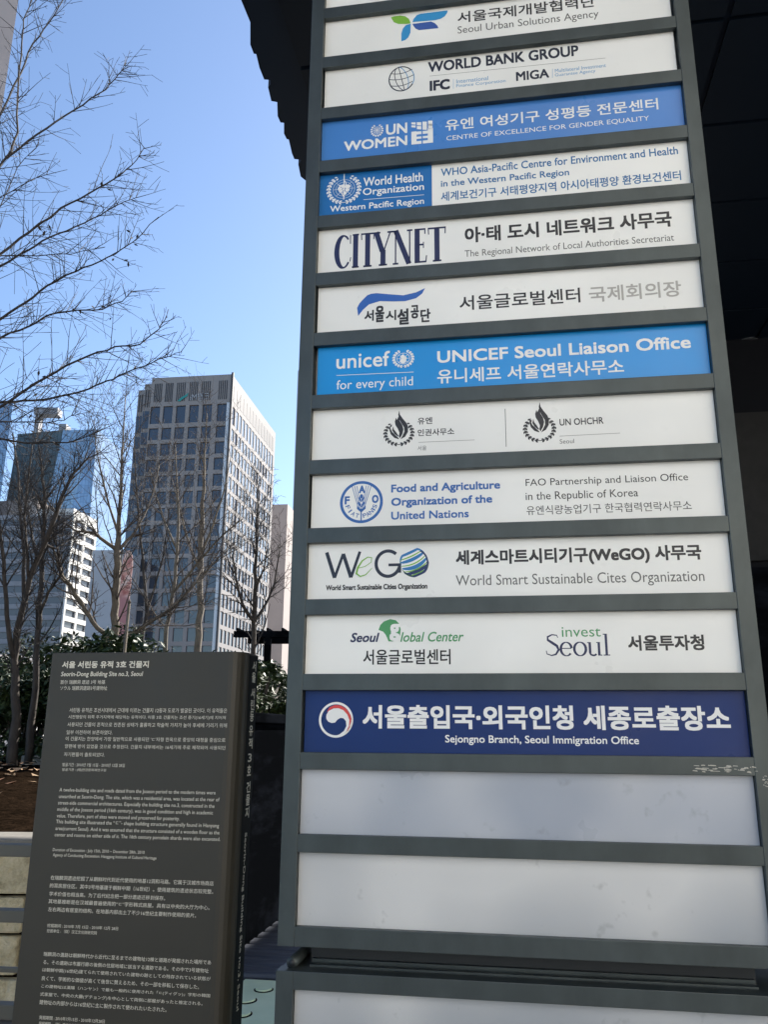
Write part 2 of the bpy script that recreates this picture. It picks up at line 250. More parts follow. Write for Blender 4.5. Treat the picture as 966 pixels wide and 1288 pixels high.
TRACED_TREES = {
 'plane_tree': [
  [(-5.204, 16.0, 2.766, 0.085), (-5.238, 16.0, 3.3, 0.08), (-5.264, 16.0, 3.921, 0.075), (-5.307, 16.0, 4.555, 0.07), (-5.336, 16.0, 5.039, 0.065), (-5.364, 16.0, 5.696, 0.04), (-5.392, 16.0, 6.537, 0.03), (-5.421, 16.0, 7.225, 0.018), (-5.467, 16.0, 8.286, 0.01)],
  [(-5.277, 16.0, 3.223, 0.05), (-5.533, 15.871, 3.436, 0.045), (-5.786, 15.743, 3.801, 0.04), (-6.008, 15.614, 4.165, 0.035), (-6.201, 15.486, 4.419, 0.03), (-6.278, 15.357, 4.734, 0.02), (-6.429, 15.229, 5.171, 0.012)],
  [(-5.208, 16.0, 3.146, 0.04), (-5.011, 16.114, 3.314, 0.035), (-4.674, 16.229, 3.564, 0.03), (-4.255, 16.343, 3.9, 0.028), (-3.987, 16.457, 4.243, 0.024), (-3.607, 16.571, 4.759, 0.02), (-3.278, 16.686, 5.206, 0.012)],
  [(-5.349, 16.0, 5.006, 0.045), (-5.586, 15.9, 5.177, 0.035), (-5.756, 15.8, 5.314, 0.03), (-6.083, 15.7, 5.32, 0.02), (-6.379, 15.6, 5.502, 0.014), (-6.617, 15.5, 5.878, 0.008)],
  [(-5.317, 16.0, 5.006, 0.04), (-5.128, 16.18, 5.328, 0.03), (-4.976, 16.36, 5.793, 0.02), (-4.873, 16.54, 6.36, 0.012), (-4.84, 16.72, 7.035, 0.008)],
  [(-5.35, 16.0, 5.366, 0.03), (-5.591, 16.1, 5.888, 0.022), (-5.854, 16.2, 6.596, 0.018), (-6.092, 16.3, 7.327, 0.01), (-6.217, 16.4, 7.902, 0.007)],
 ],
 'left_tree': [
  [(-6.075, 14.0, 1.693, 0.075), (-6.158, 14.0, 2.144, 0.07), (-6.236, 14.0, 2.668, 0.06), (-6.225, 14.0, 3.339, 0.055), (-6.144, 14.0, 4.028, 0.05), (-5.955, 14.0, 4.664, 0.045), (-5.754, 14.0, 5.491, 0.035), (-5.579, 14.0, 5.981, 0.025), (-5.325, 14.0, 6.284, 0.015)],
  [(-6.223, 14.0, 2.668, 0.05), (-6.315, 13.82, 3.181, 0.04), (-6.371, 13.64, 3.826, 0.035), (-6.426, 13.46, 4.47, 0.03), (-6.508, 13.28, 5.113, 0.02)],
  [(-6.185, 14.0, 3.681, 0.04), (-6.349, 14.16, 4.481, 0.03), (-6.614, 14.32, 5.395, 0.025), (-6.811, 14.48, 6.202, 0.02), (-7.08, 14.64, 6.966, 0.012)],
  [(-6.144, 14.0, 4.028, 0.03), (-6.199, 13.88, 4.564, 0.026), (-6.255, 13.76, 5.103, 0.02), (-6.215, 13.64, 5.643, 0.015), (-6.164, 13.52, 6.333, 0.01)],
  [(-5.955, 14.0, 4.664, 0.03), (-5.862, 14.3, 4.66, 0.02), (-5.783, 14.6, 4.875, 0.012)],
 ],
 'dark_tree': [
  [(-6.231, 15.0, 1.981, 0.06), (-6.279, 15.0, 2.751, 0.055), (-6.305, 15.0, 3.47, 0.05), (-6.364, 15.0, 4.356, 0.045), (-6.422, 15.0, 5.116, 0.04), (-6.464, 15.0, 5.738, 0.03), (-6.598, 15.0, 6.373, 0.02), (-6.715, 15.0, 6.858, 0.012)],
  [(-6.314, 15.0, 3.543, 0.03), (-6.129, 14.82, 3.955, 0.026), (-5.872, 14.64, 4.218, 0.022), (-5.899, 14.46, 4.695, 0.018), (-6.008, 14.28, 5.019, 0.012)],
  [(-6.373, 15.0, 4.431, 0.03), (-6.653, 15.2, 4.852, 0.025), (-6.908, 15.4, 5.527, 0.02), (-7.224, 15.6, 6.148, 0.012)],
 ],
 'fork_tree': [
  [(-5.258, 20.0, 2.797, 0.06), (-5.292, 20.0, 3.746, 0.055), (-5.239, 20.0, 4.328, 0.05), (-5.185, 20.0, 4.919, 0.045), (-5.165, 20.0, 5.72, 0.04), (-5.2, 20.0, 6.744, 0.03), (-5.317, 20.0, 7.794, 0.02), (-5.42, 20.0, 8.655, 0.012)],
  [(-5.198, 20.0, 4.819, 0.04), (-4.829, 19.82, 5.186, 0.035), (-4.43, 19.64, 5.649, 0.03), (-4.03, 19.46, 6.05, 0.02), (-3.537, 19.28, 6.468, 0.012)],
  [(-5.18, 20.0, 5.922, 0.03), (-5.56, 20.2, 6.584, 0.025), (-5.919, 20.4, 7.376, 0.02), (-6.206, 20.6, 8.196, 0.012)],
 ],
 'pole_tree': [
  [(-4.881, 22.0, 2.929, 0.1), (-4.929, 22.0, 3.973, 0.095), (-4.978, 22.0, 5.043, 0.085), (-5.028, 22.0, 6.142, 0.075), (-5.057, 22.0, 7.268, 0.06), (-5.088, 22.0, 8.425, 0.04), (-5.103, 22.0, 9.372, 0.02), (-5.119, 22.0, 10.34, 0.01)],
  [(-5.028, 22.0, 6.142, 0.04), (-4.686, 21.775, 6.987, 0.03), (-4.394, 21.55, 7.946, 0.02), (-4.226, 21.325, 8.791, 0.01)],
  [(-4.999, 22.0, 5.699, 0.04), (-5.405, 22.2, 6.519, 0.03), (-5.796, 22.4, 7.6, 0.02), (-6.169, 22.6, 8.605, 0.01)],
 ],
 'right_tree': [
  [(-2.261, 15.0, 1.734, 0.055), (-2.305, 15.0, 2.357, 0.05), (-2.361, 15.0, 3.209, 0.045), (-2.381, 15.0, 3.94, 0.04), (-2.388, 15.0, 4.689, 0.03), (-2.409, 15.0, 5.457, 0.02), (-2.409, 15.0, 6.086, 0.01)],
  [(-2.373, 15.0, 3.456, 0.03), (-2.555, 14.775, 3.757, 0.025), (-2.635, 14.55, 4.081, 0.02), (-2.706, 14.325, 4.544, 0.012)],
  [(-2.373, 15.0, 3.456, 0.03), (-2.198, 15.2, 3.824, 0.025), (-2.078, 15.4, 4.235, 0.02), (-2.026, 15.6, 4.976, 0.012)],
  [(-2.385, 15.0, 4.014, 0.02), (-2.199, 14.8, 4.424, 0.016), (-2.128, 14.6, 4.754, 0.01)],
 ],
 'thin_tree': [
  [(-6.121, 21.0, 2.855, 0.05), (-6.148, 21.0, 3.651, 0.045), (-6.094, 21.0, 4.463, 0.04), (-6.262, 21.0, 5.499, 0.035), (-6.474, 21.0, 6.778, 0.03), (-6.692, 21.0, 8.098, 0.02), (-6.833, 21.0, 9.23, 0.012)],
  [(-6.094, 21.0, 4.463, 0.03), (-5.863, 20.775, 5.149, 0.025), (-5.653, 20.55, 5.832, 0.02), (-5.554, 20.325, 6.616, 0.012)],
 ],
}
CANOPY_ORIGIN = (-1.344, 6.018, 8.0)
CANOPY_EDGE = [(0.0, 0.0), (0.247, 0.008), (0.497, -0.072), (0.61, -0.072), (0.618, -0.05), (0.787, -0.069), (0.945, -0.067), (0.96, -0.004), (1.017, -0.021), (1.055, -0.058), (1.243, -0.079), (1.268, -0.021), (1.466, -0.073), (1.564, -0.069), (1.576, -0.032), (1.738, -0.077), (1.829, -0.07), (1.838, -0.049), (2.068, -0.073), (2.165, -0.071), (2.189, 0.004), (2.216, -0.007), (2.266, -0.049), (2.479, -0.075), (2.631, -0.064)]

# ------------------------------------------------------------------ helpers
def srgb(r, g, b):
    return tuple(((c / 255) / 12.92 if c / 255 <= .04045 else ((c / 255 + .055) / 1.055) ** 2.4) for c in (r, g, b)) + (1,)

class Mat:
    """small wrapper that builds a procedural material"""
    def __init__(s, name, base, rough=.5, metal=0., spec=.5):
        s.m = bpy.data.materials.new(name)
        s.m.use_nodes = True
        s.nt = s.m.node_tree
        s.b = s.nt.nodes['Principled BSDF']
        s.base = base if len(base) == 4 else tuple(base) + (1,)
        s.b.inputs['Base Color'].default_value = s.base
        s.b.inputs['Roughness'].default_value = rough
        s.b.inputs['Metallic'].default_value = metal
        s.b.inputs['Specular IOR Level'].default_value = spec
        s.colsock = None
        s.tc = None
    def n(s, t): return s.nt.nodes.new(t)
    def l(s, a, b): s.nt.links.new(a, b)
    def coord(s, scale=(1, 1, 1), kind='Object'):
        if s.tc is None: s.tc = s.n('ShaderNodeTexCoord')
        mp = s.n('ShaderNodeMapping')
        mp.inputs['Scale'].default_value = scale
        s.l(s.tc.outputs[kind], mp.inputs[0])
        return mp.outputs[0]
    def noise(s, scale, detail=4, rough=.6, vscale=(1, 1, 1)):
        t = s.n('ShaderNodeTexNoise')
        t.inputs['Scale'].default_value = scale
        t.inputs['Detail'].default_value = detail
        t.inputs['Roughness'].default_value = rough
        s.l(s.coord(vscale), t.inputs['Vector'])
        return t.outputs[0]
    def ramp(s, fac, stops):
        r = s.n('ShaderNodeValToRGB')
        el = r.color_ramp.elements
        el[0].position, el[0].color = stops[0][0], stops[0][1]
        el[1].position, el[1].color = stops[-1][0], stops[-1][1]
        for p, c in stops[1:-1]:
            e = el.new(p); e.color = c
        s.l(fac, r.inputs[0])
        return r.outputs[0]
    def mix(s, fac, a, b, mode='MIX'):
        x = s.n('ShaderNodeMix'); x.data_type = 'RGBA'; x.blend_type = mode
        if isinstance(fac, float): x.inputs[0].default_value = fac
        else: s.l(fac, x.inputs[0])
        for k, v in ((6, a), (7, b)):
            if isinstance(v, tuple): x.inputs[k].default_value = v
            else: s.l(v, x.inputs[k])
        return x.outputs[2]
    def color(s, sock):
        s.colsock = sock
        s.l(sock, s.b.inputs['Base Color']); return s
    def vary(s, scale, amt, vscale=(1, 1, 1), detail=5):
        f = s.noise(scale, detail, .65, vscale)
        a = tuple(c * (1 - amt) for c in s.base[:3]) + (1,)
        b = tuple(min(1, c * (1 + amt)) for c in s.base[:3]) + (1,)
        return s.color(s.ramp(f, [(.3, a), (.7, b)]))
    def roughvar(s, scale, lo, hi, vscale=(1, 1, 1)):
        f = s.noise(scale, 4, .6, vscale)
        r = s.n('ShaderNodeMapRange')
        r.inputs['From Min'].default_value = .3; r.inputs['From Max'].default_value = .7
        r.inputs['To Min'].default_value = lo; r.inputs['To Max'].default_value = hi
        s.l(f, r.inputs[0]); s.l(r.outputs[0], s.b.inputs['Roughness']); return s
    def bump(s, scale, strength, dist=.01, vscale=(1, 1, 1), detail=5):
        f = s.noise(scale, detail, .6, vscale)
        b = s.n('ShaderNodeBump')
        b.inputs['Strength'].default_value = strength
        b.inputs['Distance'].default_value = dist
        s.l(f, b.inputs['Height']); s.l(b.outputs[0], s.b.inputs['Normal']); return s

class MB:
    """collects polygons, links them as ONE mesh object"""
    def __init__(s): s.v = []; s.f = []; s.mi = []
    def face(s, pts, mi=0):
        k = len(s.v); s.v += [tuple(p) for p in pts]; s.f.append(tuple(range(k, k + len(pts)))); s.mi.append(mi)
    def box(s, x0, x1, y0, y1, z0, z1, mi=0):
        k = len(s.v)
        s.v += [(x0, y0, z0), (x1, y0, z0), (x1, y1, z0), (x0, y1, z0), (x0, y0, z1), (x1, y0, z1), (x1, y1, z1), (x0, y1, z1)]
        for q in ((0, 3, 2, 1), (4, 5, 6, 7), (0, 1, 5, 4), (1, 2, 6, 5), (2, 3, 7, 6), (3, 0, 4, 7)):
            s.f.append(tuple(k + i for i in q)); s.mi.append(mi)
    def prism(s, poly, z0, z1, mi=0):
        k = len(s.v); n = len(poly)
        s.v += [(x, y, z0) for x, y in poly] + [(x, y, z1) for x, y in poly]
        s.f.append(tuple(k + i for i in reversed(range(n)))); s.mi.append(mi)
        s.f.append(tuple(k + n + i for i in range(n))); s.mi.append(mi)
        for i in range(n):
            j = (i + 1) % n
            s.f.append((k + i, k + j, k + n + j, k + n + i)); s.mi.append(mi)
    def tube(s, path, rad, n=6, mi=0, cap=True):
        path = [Vector(p) for p in path]
        if not hasattr(rad, '__len__'): rad = [rad] * len(path)
        up = Vector((.31, .17, .93)); rings = []
        for i, p in enumerate(path):
            t = (path[min(i + 1, len(path) - 1)] - path[max(i - 1, 0)])
            if t.length < 1e-9: t = Vector((0, 0, 1))
            t.normalize()
            a = t.cross(up)
            if a.length < .1: a = t.cross(Vector((1, 0, 0)))
            a.normalize(); b = t.cross(a)
            k = len(s.v); rings.append(k)
            for j in range(n):
                an = 2 * PI * j / n
                s.v.append(tuple(p + (a * math.cos(an) + b * math.sin(an)) * rad[i]))
        for i in range(len(rings) - 1):
            for j in range(n):
                s.f.append((rings[i] + j, rings[i] + (j + 1) % n, rings[i + 1] + (j + 1) % n, rings[i + 1] + j)); s.mi.append(mi)
        if cap:
            s.f.append(tuple(rings[0] + j for j in reversed(range(n)))); s.mi.append(mi)
            s.f.append(tuple(rings[-1] + j for j in range(n))); s.mi.append(mi)
    def build(s, name, mats, parent=None, smooth=False, bevel=0):
        me = bpy.data.meshes.new(name)
        me.from_pydata(s.v, [], s.f)
        if not isinstance(mats, (list, tuple)): mats = [mats]
        for m in mats: me.materials.append(m.m if isinstance(m, Mat) else m)
        me.polygons.foreach_set('material_index', s.mi)
        if smooth: me.polygons.foreach_set('use_smooth', [True] * len(s.f))
        me.update()
        o = bpy.data.objects.new(name, me); col.objects.link(o)
        if parent is not None: o.parent = parent
        if bevel:
            b = o.modifiers.new('bevel', 'BEVEL'); b.width = bevel; b.segments = 2; b.limit_method = 'ANGLE'; b.angle_limit = R(40)
        return o

def tag(o, label=None, cat=None, group=None, kind=None):
    if label: o['label'] = label
    if cat: o['category'] = cat
    if group: o['group'] = group
    if kind: o['kind'] = kind
    return o

def empty(name, loc, rz=0):
    o = bpy.data.objects.new(name, None); col.objects.link(o)
    o.location = loc; o.rotation_euler = (0, 0, rz); o.empty_display_size = .2
    return o

# ------------------------------------------------------------------ lettering: built as curves, gathered, turned into meshes
_jobs = []
def text(s, box, put, bold=0, shear=0., rot=0, res=3):
    """box=(u0,u1,v0,v1): the glyph outlines are fitted into it; put(u,v,layer) -> xyz; returns job"""
    c = bpy.data.curves.new('lettering', 'FONT')
    c.body = s; c.size = 1; c.resolution_u = res; c.shear = shear
    o = bpy.data.objects.new('lettering', c); col.objects.link(o)
    _jobs.append((o, box, put, bold, rot))
def flush(groups):
    """groups: list of (job index range, MB, material index)"""
    bpy.context.view_layer.update()
    dg = bpy.context.evaluated_depsgraph_get()
    for k, (mb, mi) in enumerate(groups):
        o, (u0, u1, v0, v1), put, bold, rot = _jobs[k]
        me = bpy.data.meshes.new_from_object(o.evaluated_get(dg))
        xs = [v.co.x for v in me.vertices]; ys = [v.co.y for v in me.vertices]
        x0, x1, y0, y1 = min(xs), max(xs), min(ys), max(ys)
        e = min(bold, 2.0 if len(o.data.body) > 6 else 3) * .0155 * (v1 - v0)
        if rot: e = bold * .016 * (u1 - u0)
        offs = [(0, 0)] if not bold else [(-e, -e), (e, -e), (-e, e), (e, e), (0, 0)]
        if bold >= 3: offs += [(-e, 0), (e, 0), (0, e), (0, -e)]
        for q, (du, dv) in enumerate(offs):
            b = len(mb.v)
            for v in me.vertices:
                fx = (v.co.x - x0) / max(1e-6, x1 - x0); fy = (v.co.y - y0) / max(1e-6, y1 - y0)
                if rot:   # reads downwards
                    fx, fy = fy, 1 - fx
                u = u0 + e + fx * (u1 - u0 - 2 * e) + du
                w = v0 + e + fy * (v1 - v0 - 2 * e) + dv
                mb.v.append(put(u, w, q))
            for p in me.polygons:
                mb.f.append(tuple(b + i for i in p.vertices)); mb.mi.append(mi)
        bpy.data.meshes.remove(me)
    for o, *_ in _jobs:
        d = o.data; bpy.data.objects.remove(o, do_unlink=True); bpy.data.curves.remove(d)
    _jobs.clear()

# ------------------------------------------------------------------ materials
M = {}
M['bounce_sheet'] = Mat('bounce_sheet', (.44, .41, .37), .8).vary(1.3, .25).bump(30, .2)
M['asphalt'] = Mat('asphalt', (.16, .155, .15), .9).vary(1.5, .25)
M['sand'] = Mat('stone_block', (.42, .38, .27), .95)
_f = M['sand'].noise(6, 9, .8); M['sand'].color(M['sand'].ramp(_f, [(.3, (.17, .145, .09, 1)), (.48, (.46, .40, .26, 1)), (.68, (.66, .59, .42, 1))])).bump(16, 1.0, .05)
M['soil'] = Mat('soil', (.035, .026, .02), 1, 0, 0)
_f = M['soil'].noise(9, 8, .8); M['soil'].color(M['soil'].ramp(_f, [(.35, (.004, .003, .002, 1)), (.65, (.022, .014, .009, 1))])).bump(12, 1, .05)
M['kerb'] = Mat('kerb_stone', (.17, .16, .14), .85).vary(6, .3).bump(40, .3)
M['frame'] = Mat('frame_paint', (.060, .073, .074), .4, .5, .5).roughvar(3, .34, .5)
M['frame'].vary(7, .2, (1, 1, .5))
M['jamb'] = Mat('dark_inside', (.02, .024, .028), .6)
M['back'] = Mat('light_box_back', (.45, .44, .42), .5)
M['white'] = Mat('white_vinyl', (.82, .82, .80), .4)
def ink(name, rgb, rough=.4):
    M[name] = Mat('ink_' + name, srgb(*rgb), rough)
ink('char', (36, 36, 40)); ink('grey', (92, 92, 90)); ink('glaregrey', (168, 166, 160)); ink('black', (18, 18, 20))
ink('navyblack', (22, 32, 52)); ink('skyblue', (88, 150, 196)); ink('whoblue', (36, 106, 160)); ink('faoblue', (44, 98, 168))
ink('navy', (24, 34, 78)); ink('green', (72, 148, 92)); ink('leafgreen', (122, 178, 62)); ink('logoblue', (50, 142, 198))
ink('lognavy', (56, 88, 160)); ink('waveblue', (44, 96, 176)); ink('red', (214, 66, 62)); ink('whofield', (18, 104, 172))
ink('wegoblue', (34, 116, 178)); ink('darkteal', (24, 48, 96))
INKS = ['white', 'char', 'grey', 'glaregrey', 'black', 'navyblack', 'skyblue', 'whoblue', 'faoblue', 'navy', 'green', 'leafgreen',
        'logoblue', 'lognavy', 'waveblue', 'red', 'whofield', 'wegoblue', 'darkteal']
def acrylic(name, rgb, dirt=.0, rough=.32):
    m = Mat(name, rgb, rough, 0, .6)
    f = m.noise(2.0, 3, .5)
    c0 = tuple(c * .93 for c in rgb) + (1,); c1 = tuple(min(1, c * 1.03) for c in rgb) + (1,)
    c = m.ramp(f, [(.35, c0), (.65, c1)])
    if dirt:
        g = m.noise(16.0, 3, .6)
        k = m.ramp(g, [(.64, (1, 1, 1, 1)), (.74, (1 - dirt, 1 - dirt, 1 - dirt, 1))])
        c = m.mix(1.0, c, k, 'MULTIPLY')
    m.color(c); m.roughvar(5, rough - .06, rough + .08)
    return m
M['acr_white'] = acrylic('white_acrylic', (.84, .84, .80), .03)
M['acr_stain_dapple'] = acrylic('stain_dapple_acrylic', (.62, .62, .615), .24)
_m = M['acr_stain_dapple']; _g = _m.noise(2.3, 1, .4, (1, 1, .9)); _k = _m.ramp(_g, [(.36, (.62, .655, .70, 1)), (.62, (1.0, 1.0, .99, 1))])  # broad clouds put dappled light into the colour, over the small smudges
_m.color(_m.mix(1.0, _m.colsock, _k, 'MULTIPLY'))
M['acr_grey_dapple'] = acrylic('grey_dapple_acrylic', (.50, .52, .56), .2)
_m = M['acr_grey_dapple']; _g = _m.noise(2.7, 1, .4, (1, 1, .9)); _k = _m.ramp(_g, [(.36, (.66, .70, .76, 1)), (.62, (1.0, 1.0, .99, 1))])  # dappled light painted as bluish clouds here too, besides the smudges
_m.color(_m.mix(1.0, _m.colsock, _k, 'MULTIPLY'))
M['acr_unw'] = acrylic('blue_acrylic', srgb(66, 128, 200)[:3])
M['acr_unicef'] = acrylic('cyan_blue_acrylic', srgb(4, 142, 216)[:3])
M['acr_navy'] = acrylic('navy_acrylic', srgb(18, 48, 106)[:3]); M['acr_navy'].b.inputs['Specular IOR Level'].default_value = .25
M['scuff'] = Mat('scraped_paint', (.5, .48, .42), .8)
M['sign'] = Mat('sign_metal', (.032, .0285, .0195), .42, 0, .5).vary(3, .12).roughvar(6, .42, .54)
M['sign_dark'] = Mat('sign_spine', (.006, .008, .009), .6, 0, .1)
M['sign_ink'] = Mat('sign_lettering', (.66, .63, .53), .5)
M['steel'] = Mat('steel', (.25, .27, .29), .35, .8)
M['deck'] = Mat('deck_board', (.055, .062, .085), .5).vary(8, .3, (.4, 3, 1)).bump(30, .3, .004, (.2, 4, 1))
M['green_glass'] = Mat('green_glass', (.80, .96, .66), .45).vary(3, .1)
M['granite'] = Mat('polished_granite', (.004, .0045, .0055), .6, 0, .0)
_f = M['granite'].noise(2.2, 6, .7, (.4, .4, 1.6)); M['granite'].color(M['granite'].ramp(_f, [(.48, (.003, .0035, .0045, 1)), (.74, (.011, .013, .018, 1))]))  # bluish swirls paint faint sky reflections into the black
M['rail'] = Mat('rail_paint', (.10, .094, .075), .45)
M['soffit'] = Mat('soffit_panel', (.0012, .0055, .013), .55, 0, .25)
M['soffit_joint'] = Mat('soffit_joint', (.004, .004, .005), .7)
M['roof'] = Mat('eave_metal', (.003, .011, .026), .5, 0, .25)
M['bark'] = Mat('bark', (.052, .042, .035), .9).vary(12, .4, (1, 1, .3)).bump(25, .5, .02, (1, 1, .3))
M['palebark'] = Mat('pale_bark', (.15, .125, .095), .9).vary(10, .4, (1, 1, .4)).bump(25, .5, .02)
M['browntwig'] = Mat('brown_twig', (.075, .058, .046), .9)
M['twig'] = Mat('twig', (.034, .029, .027), .9)
M['leaf'] = Mat('evergreen_leaf', (.035, .06, .02), .55, 0, .3)
_f = M['leaf'].noise(3.5, 3, .6); M['leaf'].color(M['leaf'].ramp(_f, [(.3, (.010, .020, .008, 1)), (.5, (.026, .045, .016, 1)), (.74, (.065, .09, .028, 1))]))
M['dryleaf'] = Mat('dry_leaf', (.30, .17, .08), .8)
_f = M['dryleaf'].noise(4, 2, .5); M['dryleaf'].color(M['dryleaf'].ramp(_f, [(.35, (.22, .10, .05, 1)), (.65, (.55, .38, .22, 1))]))
M['concrete'] = Mat('tower_concrete', (.285, .268, .262), .8).vary(.06, .06, (1, 1, 1))
M['tower_glass'] = Mat('tower_glass', (.03, .04, .06), .06, 0, .9).roughvar(.25, .03, .1)
M['louvre'] = Mat('louvre_dark', (.05, .05, .055), .6)
M['skyglass'] = Mat('pale_glass', (.62, .66, .70), .2, .0, .5)
M['skyglare_glass'] = Mat('sky_glare_side_glass', (.20, .25, .30), .15, 0, .7)
M['beige'] = Mat('beige_stone', (.44, .38, .36), .85).vary(.12, .12)
M['beige2'] = Mat('tan_panel', (.42, .36, .33), .85).vary(.08, .08)
M['whitewall'] = Mat('white_render', (.78, .77, .74), .8).vary(.2, .06)
M['warmwall'] = Mat('warm_render', (.84, .80, .72), .8).vary(.2, .06)
M['shadeband'] = Mat('grey_glazing', (.10, .11, .13), .2)
M['greywall'] = Mat('grey_cladding', (.40, .42, .45), .7).vary(.1, .08)
M['greyband'] = Mat('shaded_white_front', (.30, .30, .32), .7).vary(.2, .1)
M['teal_glass'] = Mat('teal_glass', (.105, .145, .165), .35, .0, .25)
M['blue_glass'] = Mat('blue_glass', (.30, .42, .55), .12, .5, .9)
M['mural'] = Mat('printed_banner', (.6, .3, .3), .7)
M['mullion'] = Mat('mullion', (.05, .06, .07), .4)
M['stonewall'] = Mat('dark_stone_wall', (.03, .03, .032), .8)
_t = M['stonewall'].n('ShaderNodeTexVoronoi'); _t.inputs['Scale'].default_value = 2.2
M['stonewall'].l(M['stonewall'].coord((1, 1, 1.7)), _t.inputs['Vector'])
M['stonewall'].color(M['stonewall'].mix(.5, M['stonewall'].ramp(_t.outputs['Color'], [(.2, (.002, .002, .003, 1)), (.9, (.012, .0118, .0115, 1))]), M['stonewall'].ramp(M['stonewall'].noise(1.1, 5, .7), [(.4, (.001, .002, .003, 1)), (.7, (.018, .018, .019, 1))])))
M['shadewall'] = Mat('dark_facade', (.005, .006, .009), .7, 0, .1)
M['teal_sign'] = Mat('teal_sign', (.02, .28, .26), .4)

def grid_lines(m, sx, sz, w, dark):
    """fine curtain-wall joints by a brick texture in object space (x along, z up)"""
    br = m.n('ShaderNodeTexBrick')
    br.offset = 0
    br.inputs['Scale'].default_value = 1
    br.inputs['Brick Width'].default_value = sx
    br.inputs['Row Height'].default_value = sz
    br.inputs['Mortar Size'].default_value = w
    br.inputs['Color1'].default_value = m.base
    br.inputs['Color2'].default_value = tuple(c * .8 for c in m.base[:3]) + (1,)
    br.inputs['Mortar'].default_value = dark
    sep = m.n('ShaderNodeSeparateXYZ'); cmb = m.n('ShaderNodeCombineXYZ'); ad = m.n('ShaderNodeMath')
    m.l(m.coord(), sep.inputs[0]); m.l(sep.outputs[0], ad.inputs[0]); m.l(sep.outputs[1], ad.inputs[1])
    m.l(ad.outputs[0], cmb.inputs[0]); m.l(sep.outputs[2], cmb.inputs[1]); m.l(cmb.outputs[0], br.inputs['Vector'])
    m.color(br.outputs[0])
grid_lines(M['teal_glass'], 1.6, 3.9, .09, (.03, .05, .06, 1))
grid_lines(M['blue_glass'], 1.6, 3.9, .09, (.16, .24, .34, 1))

# ------------------------------------------------------------------ ground
YAW = -0.1545            # the pylon, the signboard, the eave and the deck all follow this street grid
EU = Vector((math.cos(YAW), math.sin(YAW), 0)); EN = Vector((-math.sin(YAW), math.cos(YAW), 0))
g = MB(); g.face([(-900, -300, -.02), (900, -300, -.02), (900, 1500, -.02), (-900, 1500, -.02)])
tag(g.build('ground', M['asphalt']), kind='structure')
g = MB(); g.face([(-40, -23, -.012), (60, -23, -.012), (60, 5.0, -.012), (-40, 5.0, -.012)])  # lighter sheet added in front of the boards to bounce light
tag(g.build('bounce_paving', M['bounce_sheet']), kind='structure')
rng = random.Random(3)
# flat raised planting bed held by a stacked stone wall
s = MB(); nx, ny = 36, 34
BX0, BX1, BY0, BY1 = -15.0, -1.62, 5.42, 19.7
bed = lambda x, y: .90 + .06 * min(1, max(0, (y - BY0) / 9))
gz = [[bed(0, BY0 + (BY1 - BY0) * j / ny) + .025 * math.sin(i * 1.1 + j * .7) + rng.uniform(-.022, .022) for j in range(ny + 1)] for i in range(nx + 1)]
for i in range(nx):
    for j in range(ny):
        P = lambda a, b: (BX0 + (BX1 - BX0) * a / nx, BY0 + (BY1 - BY0) * b / ny, gz[a][b])
        s.face([P(i, j), P(i + 1, j), P(i + 1, j + 1), P(i, j + 1)])
for j in range(ny):
    P = lambda b, z: (BX1, BY0 + (BY1 - BY0) * b / ny, z)
    s.face([P(j, -.02), P(j + 1, -.02), P(j + 1, gz[nx][j + 1]), P(j, gz[nx][j])])
tag(s.build('planting_bed', M['soil'], smooth=True), kind='structure')
sw = empty('stone_wall', (-1.6, 5.1, 0), 0); tag(sw, 'low wall of stacked sandy stone blocks behind the railing, holding the soil bed', 'wall')
w = MB(); z = 0
for ci, hgt in enumerate((.20, .22, .205, .235)):
    x = -13.4 - .2 * (ci % 2)
    while x < 0:
        L = rng.uniform(.34, .8); x1 = min(x + L, 0.)
        d = rng.uniform(-.03, .012); sk = rng.uniform(-.03, .03); g_ = .012
        k_ = len(w.v); w.box(x + g_, x1 - g_, d, .28, z + .008, z + hgt - .010)
        for q in (0, 4): w.v[k_ + q] = (w.v[k_ + q][0] + (sk if q else 0), w.v[k_ + q][1] + rng.uniform(-.01, .01), w.v[k_ + q][2])
        for q in (1, 5): w.v[k_ + q] = (w.v[k_ + q][0] + (sk if q else 0), w.v[k_ + q][1] + rng.uniform(-.01, .01), w.v[k_ + q][2])
        x = x1
    z += hgt
w.box(-13.4, 0, .06, .30, 0, z - .012, 1)
w.build('blocks', [M['sand'], M['soil']], sw, bevel=.012)
w = MB(); x = -13.4
while x < 0:
    x1 = min(0, x + rng.uniform(.9, 1.4)); w.box(x + .004, x1 - .004, -.045, .31, z, z + .072); x = x1
w.build('coping', M['kerb'], sw, bevel=.01)
k = MB(); k.box(0, 2.6, 0, .28, -.1, .13)
o = tag(k.build('stone_edging', M['kerb'], bevel=.02), 'low grey stone edging between brown soil and the shrub bed', 'edging')
o.location = (-6.35, 15.0, bed(0, 15.0)); o.rotation_euler = (0, 0, R(-3))
# fallen leaves
lf = MB()
for _ in range(330):
    x, y = rng.uniform(-8, -2.6), rng.uniform(7.2, 15)
    if rng.random() < .6: y = rng.uniform(9.5, 14.9)
    z = bed(x, y) + .03; L = rng.uniform(.03, .085); W = L * rng.uniform(.35, .6); a = rng.uniform(0, 6.3); c, q = math.cos(a), math.sin(a)
    h = [rng.uniform(.0, .05) for _ in range(4)]
    pts = [(-L, 0, h[0]), (-L * .2, -W, h[1] * .5), (L, 0, h[2]), (0, W, h[3] * .5)]
    lf.face([(x + c * px - q * py, y + q * px + c * py, z + pz) for px, py, pz in pts])
tag(lf.build('fallen_leaves', M['dryleaf']), 'dry tan leaves scattered over the dark planting bed', 'leaves', kind='stuff')
